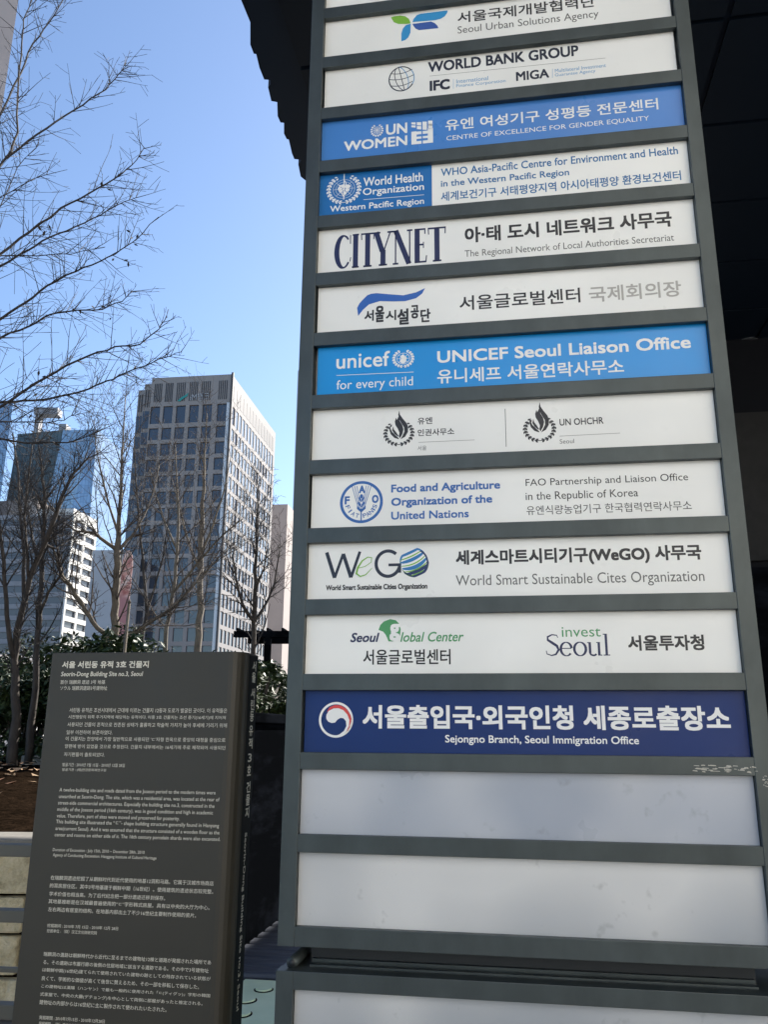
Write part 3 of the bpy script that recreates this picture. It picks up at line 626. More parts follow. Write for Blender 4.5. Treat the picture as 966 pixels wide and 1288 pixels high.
# deck boards
dk = empty('timber_deck', Vector((-.22, 5.62, 0)), YAW)
for i in range(22):
    b = MB(); y = .02 + i * .185
    b.box(-1.2, 3.2, y, y + .155, .02, .075)
    b.build('board', M['deck'], dk, bevel=.028)
tag(dk, 'dark navy timber deck of grooved boards behind the signs', 'deck')
# pale green glass floor plate
gp = empty('glass_floor_plate', Vector((-.22, 5.62, 0)), YAW)
b = MB(); b.box(-.62, 3.0, -1.5, -.06, .02, .06); b.build('plate', M['green_glass'], gp, bevel=.006)
for (x, y, r) in ((-.44, -.26, .05), (-.485, -.47, .058), (-.44, -.70, .058), (.3, -.3, .05)):
    b = MB(); n = 20
    pts = [(x + r * math.cos(2 * PI * i / n), y + r * math.sin(2 * PI * i / n)) for i in range(n)]
    b.prism(pts, .0605, .072, 0)
    pts = [(x + r * 1.16 * math.cos(2 * PI * i / n), y + r * 1.16 * math.sin(2 * PI * i / n)) for i in range(n)]
    b.prism(pts, .0602, .064, 1)
    b.build('bolt_cap', [M['green_glass'], M['granite']], gp)
tag(gp, 'pale green glass floor plate with round bolt caps beside the pylon foot', 'floor plate')
# polished granite wall running away beside the deck
gw = MB(); gw.box(-.55, 0, 0, 4.4, 0, 1.60); gw.box(-.58, .03, -.03, 4.43, 1.60, 1.68)
o = tag(gw.build('granite_wall', M['granite'], bevel=.01), 'black polished low wall between the dark information sign and the pylon', 'wall')
o.location = (-.985, 6.3, 0); o.rotation_euler = (0, 0, R(-9.5))

# ------------------------------------------------------------------ directory pylon
PT = 0.21455; T1 = EYE + 2.2562
def row(k):
    top = T1 - PT * (k - 1); return top - (.1835 if k == 13 else .1685), top
py = empty('directory_pylon', (-.2288, 2.3795, 0), YAW)
tag(py, 'tall grey metal directory pylon stacked with white and blue name panels', 'sign pylon')
ROWS = list(range(-2, 14))
TOP = row(-2)[1] + .06; BOT = .9995
fr = MB()
fr.box(-.046, 0, 0, .05, BOT, TOP); fr.box(1.2, 1.2455, 0, .05, BOT, TOP)
edges = [TOP] + [z for k in ROWS for z in (row(k)[1], row(k)[0])] + [BOT]
for i in range(0, len(edges), 2):
    fr.box(0, 1.2, 0.0, .05 if i in (0, len(edges) - 2) else .019, edges[i + 1], edges[i])
fr.build('frame', M['frame'], py, bevel=.0015)
bd = MB(); bd.box(-.045, 1.2445, .052, .30, BOT + .001, TOP); bd.build('casing', M['frame'], py)
lin = MB(); lin.box(.001, 1.199, .040, .0505, BOT + .03, TOP - .02); lin.build('backing', M['back'], py)
# base cabinet
bs = MB()
BZ = .9415
bs.box(-.0466, .0, 0, .05, 0, BZ); bs.box(1.2, 1.246, 0, .05, 0, BZ)
brow = [(.715, .898), (.50, .682), (.285, .467)]
e = [BZ] + [z for a, b in brow for z in (b, a)] + [0]
for i in range(0, len(e), 2): bs.box(0, 1.2, 0, .05 if i == len(e) - 2 else .019, e[i + 1], e[i])
bs.box(-.0456, 1.245, .052, .34, 0, BZ - .004); bs.box(-.0456, 1.245, .002, .05, BZ - .004, BZ - .0005)
bs.build('base_cabinet', M['frame'], py, bevel=.0015)
nk = MB(); nk.box(.024, 1.176, .10, .28, BZ - .003, BOT + .001); nk.build('neck', M['jamb'], py)
nk = MB(); nk.box(.03, 1.17, .055, .075, BZ - .004, BZ + .004); nk.box(.03, 1.17, .084, .098, BZ - .004, BZ + .012); nk.build('ledge_trim', M['frame'], py, bevel=.001)
nk = MB(); nk.tube([(-.012, .03, BZ + .012), (-.006, .29, BZ + .012)], .015, 12); nk.tube([(-.0122, .0285, BZ + .012), (-.0122, .0302, BZ + .012)], .009, 12, 1)
nk.build('end_tube', [M['frame'], M['jamb']], py, smooth=True)

INK_I = {n: i for i, n in enumerate(INKS)}
inkmats = [M[n] for n in INKS]
LET = {}; EMB = {}; groups = []; RULES = []
def line(p):
    LET.setdefault(p, []).append(MB()); return LET[p][-1]
HAND = MB()
D = .0195
def putp(u, v, q): return (u, D - .00006 * q, v)
for (p, s_, box, c, b, sh) in PANEL_TEXT:
    groups.append((HAND if len(s_) == 1 else line(p), INK_I[c])); text(s_, box, putp, b, sh)
LET[5].append(HAND)
def emb(p, key=0): return EMB.setdefault(p, {}).setdefault(key, MB())
def P3(u, v, l=0): return (u, D - .0001 - .00018 * l, v)
def disc(mb, cu, cv, ru, rv, c, l=0, n=36): mb.face([P3(cu + ru * math.cos(2 * PI * i / n), cv + rv * math.sin(2 * PI * i / n), l) for i in range(n)], INK_I[c])
def stroke(mb, pts, w, c, l=0):
    if not hasattr(w, '__len__'): w = [w] * len(pts)
    L_, R_ = [], []
    for i, (u, v) in enumerate(pts):
        a = pts[max(0, i - 1)]; b = pts[min(len(pts) - 1, i + 1)]
        du, dv = b[0] - a[0], b[1] - a[1]; n = math.hypot(du, dv) or 1
        L_.append((u - dv / n * w[i] / 2, v + du / n * w[i] / 2)); R_.append((u + dv / n * w[i] / 2, v - du / n * w[i] / 2))
    for i in range(len(pts) - 1):
        mb.face([P3(*L_[i], l), P3(*R_[i], l), P3(*R_[i + 1], l), P3(*L_[i + 1], l)], INK_I[c])
def arc(cu, cv, ru, rv, a0, a1, n=24): return [(cu + ru * math.cos(R(a0 + (a1 - a0) * i / n)), cv + rv * math.sin(R(a0 + (a1 - a0) * i / n))) for i in range(n + 1)]
def rect(mb, u0, u1, v0, v1, c, l=0): mb.face([P3(u0, v0, l), P3(u1, v0, l), P3(u1, v1, l), P3(u0, v1, l)], INK_I[c])
for (p, c, l, pts) in PANEL_SHAPES: emb(p, 1 if p == 7 and pts[0][0] > .5 else 0).face([P3(u, v, l) for u, v in pts], INK_I[c])
for (p, c, (u0, v0, u1, v1), w) in PANEL_RULES: mb = MB(); stroke(mb, [(u0, v0), (u1, v1)], w * .0011, c); RULES.append((p, mb))
def wreath(mb, cu, cv, ru, rv, c, n=9, top=62, leaf=.2):
    for s_ in (-1, 1):
        for k in range(n):
            a = R(-90 + s_ * (12 + (90 + top - 12) * k / (n - 1)))
            for off in (.88, 1.06):
                x, y = cu + ru * off * math.cos(a), cv + rv * off * math.sin(a)
                t = a + s_ * (PI / 2) + s_ * (.45 if off < 1 else -.45) * -1
                L = ru * leaf; W = L * .36; ct, st = math.cos(t), math.sin(t)
                q = [(-L * .6, 0), (0, -W), (L * .7, 0), (0, W)]
                mb.face([P3(x + ct * a_ - st * b_, y + st * a_ + ct * b_) for a_, b_ in q], INK_I[c])
        stroke(mb, arc(cu, cv, ru * .97, rv * .97, -90 - s_ * 14, -90 + s_ * (80 + top), 18), ru * .05, c)
def globe(mb, cu, cv, ru, rv, c, w, rings=3, spokes=4):
    for k in range(1, rings + 1): stroke(mb, arc(cu, cv, ru * k / rings, rv * k / rings, 0, 360, 30), w, c)
    for k in range(spokes):
        a = PI * k / spokes; stroke(mb, [(cu - ru * math.cos(a), cv - rv * math.sin(a)), (cu + ru * math.cos(a), cv + rv * math.sin(a))], w, c)
def land(mb, cu, cv, ru, rv, c, seed):
    rr = random.Random(seed)
    for (a, d, sz) in ((100, .35, .3), (30, .5, .32), (-25, .42, .26), (-75, .55, .26), (170, .5, .3), (215, .45, .22), (135, .6, .2)):
        x, y = cu + ru * d * math.cos(R(a)), cv + rv * d * math.sin(R(a))
        mb.face([P3(x + ru * sz * rr.uniform(.6, 1.1) * math.cos(2 * PI * i / 8), y + rv * sz * rr.uniform(.6, 1.1) * math.sin(2 * PI * i / 8), 1) for i in range(8)], INK_I[c])
for (p, nm, (cu, cv, ru, rv)) in PANEL_EMBLEMS:
    mb = emb(p, 1 if nm == 'wreath' and cu > .5 else 2 if nm == 'unseal' else 0)
    if nm == 'globe':
        stroke(mb, arc(cu, cv, ru * .94, rv * .94, 40, 330), .0042, 'navyblack'); stroke(mb, arc(cu, cv, ru * .94, rv * .94, -30, 40), .003, 'skyblue')
        for f in (-.5, .0, .5): stroke(mb, [(cu + ru * .95 * f * math.cos(t) - rv * .9 * math.sin(t) * .22, cv + rv * .92 * math.sin(t)) for t in [PI * (i / 14 - .5) for i in range(15)]], .0026, 'navyblack' if f < .3 else 'skyblue')
        for f in (-.45, .05, .5):
            h = math.sqrt(1 - f * f) * ru * .92; stroke(mb, [(cu + h * x, cv + rv * f + rv * .16 * (x * x - .5) + .10 * ru * x) for x in [i / 7 - 1 for i in range(15)]], .0026, 'navyblack')
    elif nm == 'unseal': wreath(mb, cu, cv, ru * .95, rv * .95, 'white', 7, 60, .3); globe(mb, cu, cv, ru * .6, rv * .6, 'white', .0012, 3, 4)
    elif nm == 'whoseal':
        wreath(mb, cu, cv - rv * .02, ru * .96, rv * .96, 'white', 11, 60, .17); globe(mb, cu, cv, ru * .66, rv * .66, 'white', .0011, 4, 4); land(mb, cu, cv, ru * .55, rv * .55, 'white', 4)
        stroke(mb, [(cu, cv + rv * 1.08), (cu, cv - rv * .75)], .0034, 'white', 2)
        stroke(mb, [(cu + ru * .13 * math.sin(i * .55), cv + rv * (.62 - .1 * i)) for i in range(13)], .003, 'white', 2)
    elif nm == 'uniseal':
        wreath(mb, cu, cv, ru * .95, rv * .95, 'white', 9, 62, .24); globe(mb, cu, cv, ru * .62, rv * .62, 'white', .0014, 2, 4)
        disc(mb, cu - ru * .05, cv + rv * .22, ru * .2, rv * .22, 'white', 1); disc(mb, cu + ru * .2, cv - rv * .02, ru * .13, rv * .15, 'white', 1); disc(mb, cu - ru * .02, cv - rv * .28, ru * .3, rv * .28, 'white', 1)
    elif nm == 'wreath': wreath(mb, cu, cv, ru * .93, rv * .93, 'char', 9, 50, .2)
    elif nm == 'fao':
        stroke(mb, arc(cu, cv, ru * .93, rv * .93, 0, 360, 60), ru * .13, 'faoblue')
        for x in (-.16, -.05, .06): 
            stroke(mb, [(cu + ru * (x - .28), cv + rv * (.78 - abs(x) * .2)), (cu + ru * (x * .5 - .06), cv - rv * .28)], ru * .028, 'faoblue')
            stroke(mb, [(cu + ru * (.28 - x), cv + rv * (.78 - abs(x) * .2)), (cu - ru * (x * .5 - .06), cv - rv * .28)], ru * .028, 'faoblue')
        for k in range(3):
            y = cv + rv * (.18 - k * .24); q = ru * (.14 + .03 * k)
            for s_ in (-1, 1): mb.face([P3(cu, y - rv * .2, 1), P3(cu + s_ * q, y - rv * .02, 1), P3(cu + s_ * q, y + rv * .12, 1), P3(cu + s_ * ru * .015, y - rv * .04, 1)], INK_I['faoblue'])
        disc(mb, cu, cv + rv * .27, ru * .075, rv * .1, 'faoblue', 1); stroke(mb, [(cu, cv - rv * .3), (cu, cv - rv * .9)], ru * .055, 'faoblue', 1)
        for ch, x, y, h in (('F', -.66, .1, .38), ('A', 0.02, .6, .36), ('O', .64, .12, .38)):
            w = h * (.62 if ch == 'F' else .8); groups.append((mb, INK_I['faoblue'])); text(ch, (cu + ru * (x - w / 2), cu + ru * (x + w / 2), cv + rv * (y - h / 2), cv + rv * (y + h / 2)), putp, 3)
        for wd, angs in (('FIAT', (200, 219, 236, 254)), ('PANIS', (284, 299, 314, 327, 340))):
            for ch, a in zip(wd, angs):
                an = R(a); x, y = cu + ru * .66 * math.cos(an), cv + rv * .66 * math.sin(an); t = an + PI / 2
                def pr(u, v, q, x=x, y=y, t=t): return putp(x + math.cos(t) * u - math.sin(t) * v, y + math.sin(t) * u + math.cos(t) * v, q)
                w = ru * (.03 if ch == 'I' else .085); h = ru * .1; groups.append((mb, INK_I['faoblue'])); text(ch, (-w, w, -h, h), pr, 1)
    elif nm == 'wego':
        disc(mb, cu, cv, ru, rv, 'white', 0)
        def inside(k, c, w):
            pts = []
            for i in range(21):
                s_ = i / 10 - 1
                a = R(24); x0 = s_ * .995; y0 = k + .30 * (s_ * s_ - 1) * (1 - abs(k)) - .06
                lim = math.sqrt(max(0, 1 - x0 * x0)) 
                y0 = max(-lim, min(lim, y0)); pts.append((cu + ru * (x0 * math.cos(a) - y0 * math.sin(a)), cv + rv * (x0 * math.sin(a) + y0 * math.cos(a))))
            ww = [ru * w * max(.05, math.sqrt(max(0, 1 - (i / 10 - 1) ** 2))) for i in range(21)]
            stroke(mb, pts, ww, c, 1)
        for k, c, w in ((.88, 'wegoblue', .2), (.66, 'leafgreen', .1), (.47, 'wegoblue', .25), (.22, 'leafgreen', .1), (.02, 'wegoblue', .28), (-.24, 'leafgreen', .1), (-.44, 'darkteal', .26), (-.68, 'leafgreen', .1), (-.82, 'darkteal', .18)): inside(k, c, w)
        stroke(mb, arc(cu, cv, ru * .95, rv * .95, -65, 62), ru * .12, 'darkteal', 2)
    elif nm == 'gov':
        stroke(mb, arc(cu, cv, ru * .93, rv * .93, 0, 360, 60), ru * .13, 'white')
def bx(n): return PANEL_BOXES[n]
p, (u0, u1, v0, v1) = bx('unwbox'); mb = emb(p); W_, H_ = u1 - u0, v1 - v0
rect(mb, u0, u0 + W_ * .24, v0, v0 + H_ * .58, 'white'); rect(mb, u0 + W_ * .76, u1, v0, v0 + H_ * .66, 'white')
for a, b_ in ((.24, .47), (.53, .76)):
    for y0, y1 in ((0, .13), (.23, .33), (.43, .56)): rect(mb, u0 + W_ * a, u0 + W_ * b_, v0 + H_ * y0, v0 + H_ * y1, 'white')
for i in range(4):
    x0 = u0 + W_ * (.0 + .26 * i); dv = H_ * (.06 * abs(i - 1.5))
    for j in range(2):
        y0 = v0 + H_ * (.62 + .2 * j) + dv * (1 if j == 0 else .3); mb.face([P3(x0, y0 + H_ * .05 * (1.5 - i)), P3(x0 + W_ * .2, y0 + H_ * .05 * (.8 - i) + .0), P3(x0 + W_ * .2, y0 + H_ * .14), P3(x0, y0 + H_ * .16)], INK_I['white'])
p, (u0, u1, v0, v1) = bx('whofield'); rect(emb(p, 5), u0, u1, row(3)[0] - .004, row(3)[1] + .004, 'whofield', -.4)
# condensed serif wordmark
p, (u0, u1, v0, v1) = bx('citynet'); mb = emb(p); C_ = 'navy'; W_ = u1 - u0; H_ = v1 - v0
U = lambda x: u0 + W_ * (x - 25) / 300.
st_, th = W_ * .046, H_ * .05
def serif(x, y, w=.05): rect(mb, U(x) - W_ * w / 2, U(x) + W_ * w / 2, y, y + th, C_)
cx = U(48); pts = arc(cx, (v0 + v1) / 2, W_ * .062, H_ * .47, 48, 318, 34); stroke(mb, pts, [th + (st_ - th) * max(0, -math.cos(R(48 + 270 * i / 34))) ** .7 for i in range(35)], C_)
stroke(mb, [(U(66.5), v0 + H_ * .98), (U(66.5), v0 + H_ * .72)], W_ * .008, C_); stroke(mb, [(U(66), v0 + H_ * .2), (U(68), v0 + H_ * .32)], W_ * .008, C_)
rect(mb, U(81) - st_ / 2, U(81) + st_ / 2, v0, v1, C_); serif(81, v0, .062); serif(81, v1 - th, .058)
def tee(x, w):
    rect(mb, U(x) - st_ / 2, U(x) + st_ / 2, v0, v1, C_); serif(x, v0, .075); rect(mb, U(x - w), U(x + w), v1 - th, v1, C_)
    for s_ in (-1, 1): stroke(mb, [(U(x + s_ * w), v1), (U(x + s_ * (w - 1)), v1 - H_ * .2)], W_ * .009, C_)
tee(114, 17.5); tee(301, 23)
stroke(mb, [(U(137), v1), (U(154), v0 + H_ * .42)], st_, C_); stroke(mb, [(U(176), v1), (U(158), v0 + H_ * .42)], W_ * .012, C_); rect(mb, U(156) - st_ / 2, U(156) + st_ / 2, v0, v0 + H_ * .46, C_)
serif(156, v0, .075); serif(138, v1 - th, .07); serif(175, v1 - th, .05)
stroke(mb, [(U(190), v0), (U(190), v1)], W_ * .012, C_); stroke(mb, [(U(228), v0), (U(228), v1)], W_ * .012, C_); stroke(mb, [(U(190), v1), (U(226), v0)], st_, C_)
serif(190, v0, .05); serif(186, v1 - th, .06); serif(228, v1 - th, .05)
rect(mb, U(248) - st_ / 2, U(248) + st_ / 2, v0, v1, C_); rect(mb, U(241), U(272), v0, v0 + th, C_); rect(mb, U(241), U(270), v1 - th, v1, C_); rect(mb, U(248), U(265), v0 + H_ * .5, v0 + H_ * .5 + th, C_)
stroke(mb, [(U(271), v0), (U(273), v0 + H_ * .2)], W_ * .01, C_); stroke(mb, [(U(269), v1), (U(269), v1 - H_ * .17)], W_ * .01, C_); stroke(mb, [(U(265), v0 + H_ * .42), (U(265), v0 + H_ * .6)], W_ * .008, C_)
# WeGO wordmark
p, (u0, u1, v0, v1) = bx('wego_w'); mb = emb(p); W_, H_ = u1 - u0, v1 - v0; q = W_ * .1
for a, b_ in (((.03, 1), (.27, .02)), ((.27, .02), (.5, .93)), ((.5, .93), (.73, .02)), ((.73, .02), (.97, 1))):
    stroke(mb, [(u0 + W_ * a[0], v0 + H_ * a[1]), (u0 + W_ * b_[0], v0 + H_ * b_[1])], q if a[1] > b_[1] else q * .8, 'navyblack', .2 * a[0])
p, (u0, u1, v0, v1) = bx('wego_e'); W_, H_ = u1 - u0, v1 - v0
pe = [(.15, .42), (.55, .5), (.9, .72), (.92, .95), (.7, .98), (.4, .8), (.15, .45), (.08, .15), (.3, .0), (.6, .08), (.95, .42)]
stroke(mb, [(u0 + W_ * x, v0 + H_ * y) for x, y in pe], [.002, .002, .002, .003, .003, .004, .0055, .006, .004, .003, .0012], 'leafgreen', 2)
p, (u0, u1, v0, v1) = bx('wego_g'); W_, H_ = u1 - u0, v1 - v0
stroke(mb, arc(u0 + W_ * .53, v0 + H_ * .5, W_ * .47, H_ * .46, 48, 345, 36), W_ * .13, 'navyblack'); rect(mb, u0 + W_ * .55, u0 + W_ * 1.05, v0 + H_ * .40, v0 + H_ * .5, 'navyblack', 1)
rect(mb, u0 + W_ * .92, u0 + W_ * 1.05, v0 + H_ * .16, v0 + H_ * .40, 'navyblack', 1)
# serif city wordmark
p, (u0, u1, v0, v1) = bx('seoulserif'); mb = emb(p, 3); W_, H_ = u1 - u0, v1 - v0; C_ = 'navy'; xh = H_ * .62
U = lambda x: u0 + W_ * x
sp = [(.19, .84), (.175, .95), (.10, .98), (.03, .88), (.03, .74), (.10, .6), (.17, .46), (.195, .28), (.15, .07), (.08, .02), (.01, .09), (.0, .24)]
stroke(mb, [(U(x), v0 + H_ * y) for x, y in sp], [W_ * t for t in (.012, .016, .02, .03, .036, .042, .042, .036, .03, .02, .016, .012)], C_)
def ring(x, w, a0=0, a1=360): stroke(mb, arc(U(x), v0 + xh * .5, W_ * w, xh * .5, a0, a1, 30), [W_ * (.014 + .026 * abs(math.cos(R(a0 + (a1 - a0) * i / 30)))) for i in range(31)], C_)
ring(.315, .085, 8, 320); stroke(mb, [(U(.235), v0 + xh * .55), (U(.398), v0 + xh * .55)], W_ * .014, C_)
ring(.53, .09)
rect(mb, U(.665), U(.703), v0 + xh * .2, v0 + xh, C_); rect(mb, U(.645), U(.665), v0 + xh * .93, v0 + xh, C_); stroke(mb, arc(U(.735), v0 + xh * .22, W_ * .052, xh * .2, 180, 330, 12), W_ * .028, C_)
rect(mb, U(.805), U(.843), v0, v0 + xh, C_, 1); rect(mb, U(.785), U(.805), v0 + xh * .93, v0 + xh, C_); rect(mb, U(.843), U(.87), v0, v0 + xh * .07, C_)
rect(mb, U(.92), U(.958), v0, v1, C_); rect(mb, U(.895), U(.92), v1 - H_ * .045, v1, C_); rect(mb, U(.89), U(.99), v0, v0 + H_ * .045, C_, 1)
p, bxs = bx('gtext'); groups.append((emb(p), 0)); text('g', bxs, lambda u, v, q: (u, D - .0006 - .00006 * q, v), 3)

# black information sign ---------------------------------------------------------
SW, SH, SDp = .64, 1.789, .145
sg = empty('information_sign', Vector((-.447, 2.6, 0)), YAW)
tag(sg, 'dark olive metal heritage information sign covered in small white multilingual text', 'information sign')
rr = .05; poly = [(-SW, 0)]
for i in range(7):
    a = R(-90 + 90 * i / 6); poly.append((.012 - rr + rr * math.cos(a), rr + rr * math.sin(a)))
poly += [(.012, SDp), (-SW, SDp)]
b = MB(); b.prism(poly, 0, SH)
bo = b.build('body', M['sign'], sg, bevel=.002)
sp_ = MB(); sp_.box(.0122, .0128, .052, SDp - .004, .02, SH - .006); spo = sp_.build('spine_panel', M['sign_dark'], sg)
SL = []; SPL = [MB(), MB()]
for (s_, box, b_, sh) in SIGN_TEXT:
    SL.append(MB()); groups.append((SL[-1], 0)); text(s_, box, lambda u, v, q: (u, -.0006 - .00006 * q, v), max(b_, 0), sh, res=2)
ds = [d for _, (d, z) in SPINE_TEXT]
for ch, (d, z) in SPINE_TEXT:
    groups.append((SPL[0], 0)); text(ch, (d - .019, d + .019, z - .0165 if ch != '3' else z - .013, z + .0165 if ch != '3' else z + .013), lambda u, v, q: (.0132 + .00005 * q, u, v), 2, res=2)
(d0, z0), (d1, z1) = SPINE_ENGLISH
dm = (d0 + d1) / 2
groups.append((SPL[1], 0)); text('Seorin-Dong Building Site no.3, Seoul', (dm - .014, dm + .012, z1, z0), lambda u, v, q: (.0132 + .00005 * q, u, v), 1, rot=1, res=2)

# mid distance: sign lettering of the bank tower
TW = {}
TWL = MB(); groups.append((TWL, 0)); text('iM뱅크', (11.1, 16.3, 84.8, 87.0), lambda u, v, q: (u, -.25 - .02 * q, v), 0, res=2)
flush(groups)

PANEL_LOOK = {-2: ('acr_white', 'plain white panel'), -1: ('acr_white', 'white panel at the very top of the view'),
 0: ('acr_white', 'white panel with green and blue ribbon logo'), 1: ('acr_white', 'white panel with small globe logo and dark capitals'),
 2: ('acr_unw', 'medium blue panel with white lettering'), 3: ('acr_white', 'half blue, half white panel with wreathed emblem'),
 4: ('acr_white', 'white panel with tall condensed serif wordmark'), 5: ('acr_white', 'white panel with blue wave logo and letters paled by painted glare'),
 6: ('acr_unicef', 'bright blue panel with white lettering'), 7: ('acr_white', 'white panel with two black flame emblems'),
 8: ('acr_white', 'white panel with round blue wheat emblem'), 9: ('acr_white', 'white panel with striped blue globe wordmark'),
 10: ('acr_white', 'white panel with green bubble logo'), 11: ('acr_navy', 'navy panel with red and white swirl emblem'),
 12: ('acr_grey_dapple', 'blank smudged panel with painted dappled light under the navy one'), 13: ('acr_stain_dapple', 'blank smudged panel with painted dappled light lowest in the upper frame')}
gap = {3: .007, 5: .006, 6: .011, 8: .005, 11: .005, 1: .006}
for k in ROWS:
    z0, z1 = row(k); b = MB()
    u0, u1 = gap.get(k, -.0015), 1.2015 - (.010 if k in (1, 0) else .002)
    u0 = max(u0, .0012); u1 = min(u1, 1.1985)
    b.box(u0, u1, D + .0003, D + .0045, z0 - .004, z1 + .004)
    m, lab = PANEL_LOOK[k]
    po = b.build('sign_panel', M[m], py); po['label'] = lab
    for mb in LET.get(k, ()): mb.build('lettering', inkmats, po)
    for q, mb in RULES:
        if q == k: mb.build('rule', inkmats, po)
    for mb in EMB.get(k, {}).values(): mb.build('emblem', inkmats, po)
for a, b_ in brow:
    b = MB(); b.box(.0012, 1.1985, D + .0003, D + .0045, a - .004, b_ + .004); o = b.build('sign_panel', M['acr_stain_dapple'], py); o['label'] = 'blank pale panel in the base cabinet'
sc_ = MB(); r2 = random.Random(8)
zc = row(11)[0] - .028
for _ in range(46):
    u = 1.045 + r2.random() ** 1.3 * .16; v = zc + r2.uniform(-.010, .006) ; L = r2.uniform(.003, .02) * (1.4 - (u - 1.045) * 6); 
    L = max(.002, L); w = r2.uniform(.0006, .0022)
    sc_.face([(u, -.0004, v), (u + L, -.0004, v - w * r2.uniform(0, 1.2)), (u + L * .9, -.0004, v + w), (u + L * .2, -.0004, v + w * 1.4)])
for _ in range(14):
    u = 1.222 + r2.uniform(-.008, .01); v = row(12)[1] + r2.uniform(-.03, .006); L = r2.uniform(.002, .008)
    sc_.face([(u, -.0004, v), (u + L, -.0004, v - .0006), (u + L, -.0004, v + .0008), (u + L * .2, -.0004, v + .0016)])
sc_.build('scrape', M['scuff'], py)
for mb in SL: mb.build('lettering', M['sign_ink'], bo)
for mb in SPL: mb.build('lettering', M['sign_ink'], spo)

# ------------------------------------------------------------------ railing at the left
rl = empty('metal_railing', (-1.42, 3.4, 0), YAW * .6)
for z0, z1, t in ((1.07, 1.115, .05), (.838, .882, .05), (.668, .686, .02), (.512, .562, .05)):
    b = MB(); b.box(-3.2, .55, 0, t, z0, z1); b.build('rail', M['rail'], rl, bevel=.004)
for x in (-2.3, .3):
    b = MB(); b.box(x, x + .05, .055, .10, 0, 1.069); b.build('post', M['rail'], rl, bevel=.004)
tag(rl, 'grey metal railing with flat horizontal bars left of the information sign', 'railing')

# ------------------------------------------------------------------ canopy and building on the right
cn = empty('canopy', CANOPY_ORIGIN, YAW)
tag(cn, 'huge dark overhanging canopy with stepped eave above and behind the pylon', 'canopy')
step = [(n_, e_) for n_, e_ in CANOPY_EDGE]
per = 2.63
left = []
for rep in range(-3, 3):
    left += [(e_, n_ + rep * per) for n_, e_ in step[:-1]]
left = [(e_, n_) for e_, n_ in left if n_ < 9.0]
N0, N1 = left[0][1], left[-1][1]
poly = list(reversed(left)) + [(left[0][0], N0), (15, N0), (15, N1)]
poly = [(left[0][0] + .001, N0 - .01), (15, N0 - .01), (15, N1 + .01), (left[-1][0] + .001, N1 + .01)] + list(reversed(left))
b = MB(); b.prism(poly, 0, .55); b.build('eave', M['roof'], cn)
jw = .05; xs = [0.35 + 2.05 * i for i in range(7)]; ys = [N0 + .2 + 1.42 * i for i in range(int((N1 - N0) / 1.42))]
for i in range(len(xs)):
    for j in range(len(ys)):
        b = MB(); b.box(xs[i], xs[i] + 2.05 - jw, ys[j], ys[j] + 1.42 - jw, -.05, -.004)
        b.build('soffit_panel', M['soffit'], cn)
dl = MB(); n = 28
c0 = Vector((6.14, 12.64, 8.0)) - Vector(CANOPY_ORIGIN); lx, ly = c0.dot(EU), c0.dot(EN)
for i in range(n):
    a, b_ = 2 * PI * i / n, 2 * PI * (i + 1) / n
    q = lambda r, t, z: (lx + r * math.cos(t), ly + r * math.sin(t), z)
    dl.face([q(.13, a, -.06), q(.13, b_, -.06), q(.2, b_, -.058), q(.2, a, -.058)]); dl.face([q(.2, a, -.058), q(.2, b_, -.058), q(.2, b_, -.051), q(.2, a, -.051)])
    dl.face([q(.13, b_, -.06), q(.13, a, -.06), q(.125, a, -.051), q(.125, b_, -.051)])
dl.build('downlight_ring', M['steel'], cn)
fw = empty('entrance_building', Vector(CANOPY_ORIGIN) + EU * 4.6 + EN * (N1 - .5) - Vector((0, 0, 8)), YAW)
tag(fw, 'dark building wall of stone and glass under the canopy, right of the pylon', 'building')
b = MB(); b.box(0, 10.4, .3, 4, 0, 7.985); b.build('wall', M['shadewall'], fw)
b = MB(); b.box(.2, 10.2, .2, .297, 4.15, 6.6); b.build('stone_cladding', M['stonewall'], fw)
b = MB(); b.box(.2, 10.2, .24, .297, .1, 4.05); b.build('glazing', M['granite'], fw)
for i in range(6):
    b = MB(); b.box(.2 + 1.9 * i, .26 + 1.9 * i, .12, .238, .1, 4.05); b.build('mullion', M['mullion'], fw)

# ------------------------------------------------------------------ trees
def twigs(mb, p, d, L, r, level, rg, n_side=4, thin=.0035, droop=0., wig=.15):
    """one shoot with side shoots"""
    seg = 5; pts = [Vector(p)]; dirs = []; d = Vector(d).normalized()
    for i in range(seg):
        d = (d + Vector((rg.uniform(-wig, wig), rg.uniform(-wig, wig), rg.uniform(-wig * .6, wig * 1.2) - droop))).normalized()
        pts.append(pts[-1] + d * (L / seg)); dirs.append(d)
    mb.tube(pts, [max(thin, r * (1 - .75 * i / seg)) for i in range(seg + 1)], 4 if r > .008 else 3, 0, False)
    if level > 0:
        for i in range(1, seg + 1):
            for _ in range(n_side if i < seg else 1):
                if rg.random() < .38: continue
                base = pts[i] - dirs[i - 1] * (L / seg) * rg.random()
                ax = Vector((rg.gauss(0, 1), rg.gauss(0, 1), rg.gauss(0, 1))); ax = (ax - dirs[i - 1] * ax.dot(dirs[i - 1])).normalized()
                an = R(rg.uniform(32, 62)); nd = dirs[i - 1] * math.cos(an) + ax * math.sin(an)
                twigs(mb, base, nd, L * rg.uniform(.28, .55) * (1.1 - .08 * i), r * .45, level - 1, rg, max(1, n_side - 1), thin, droop, wig)
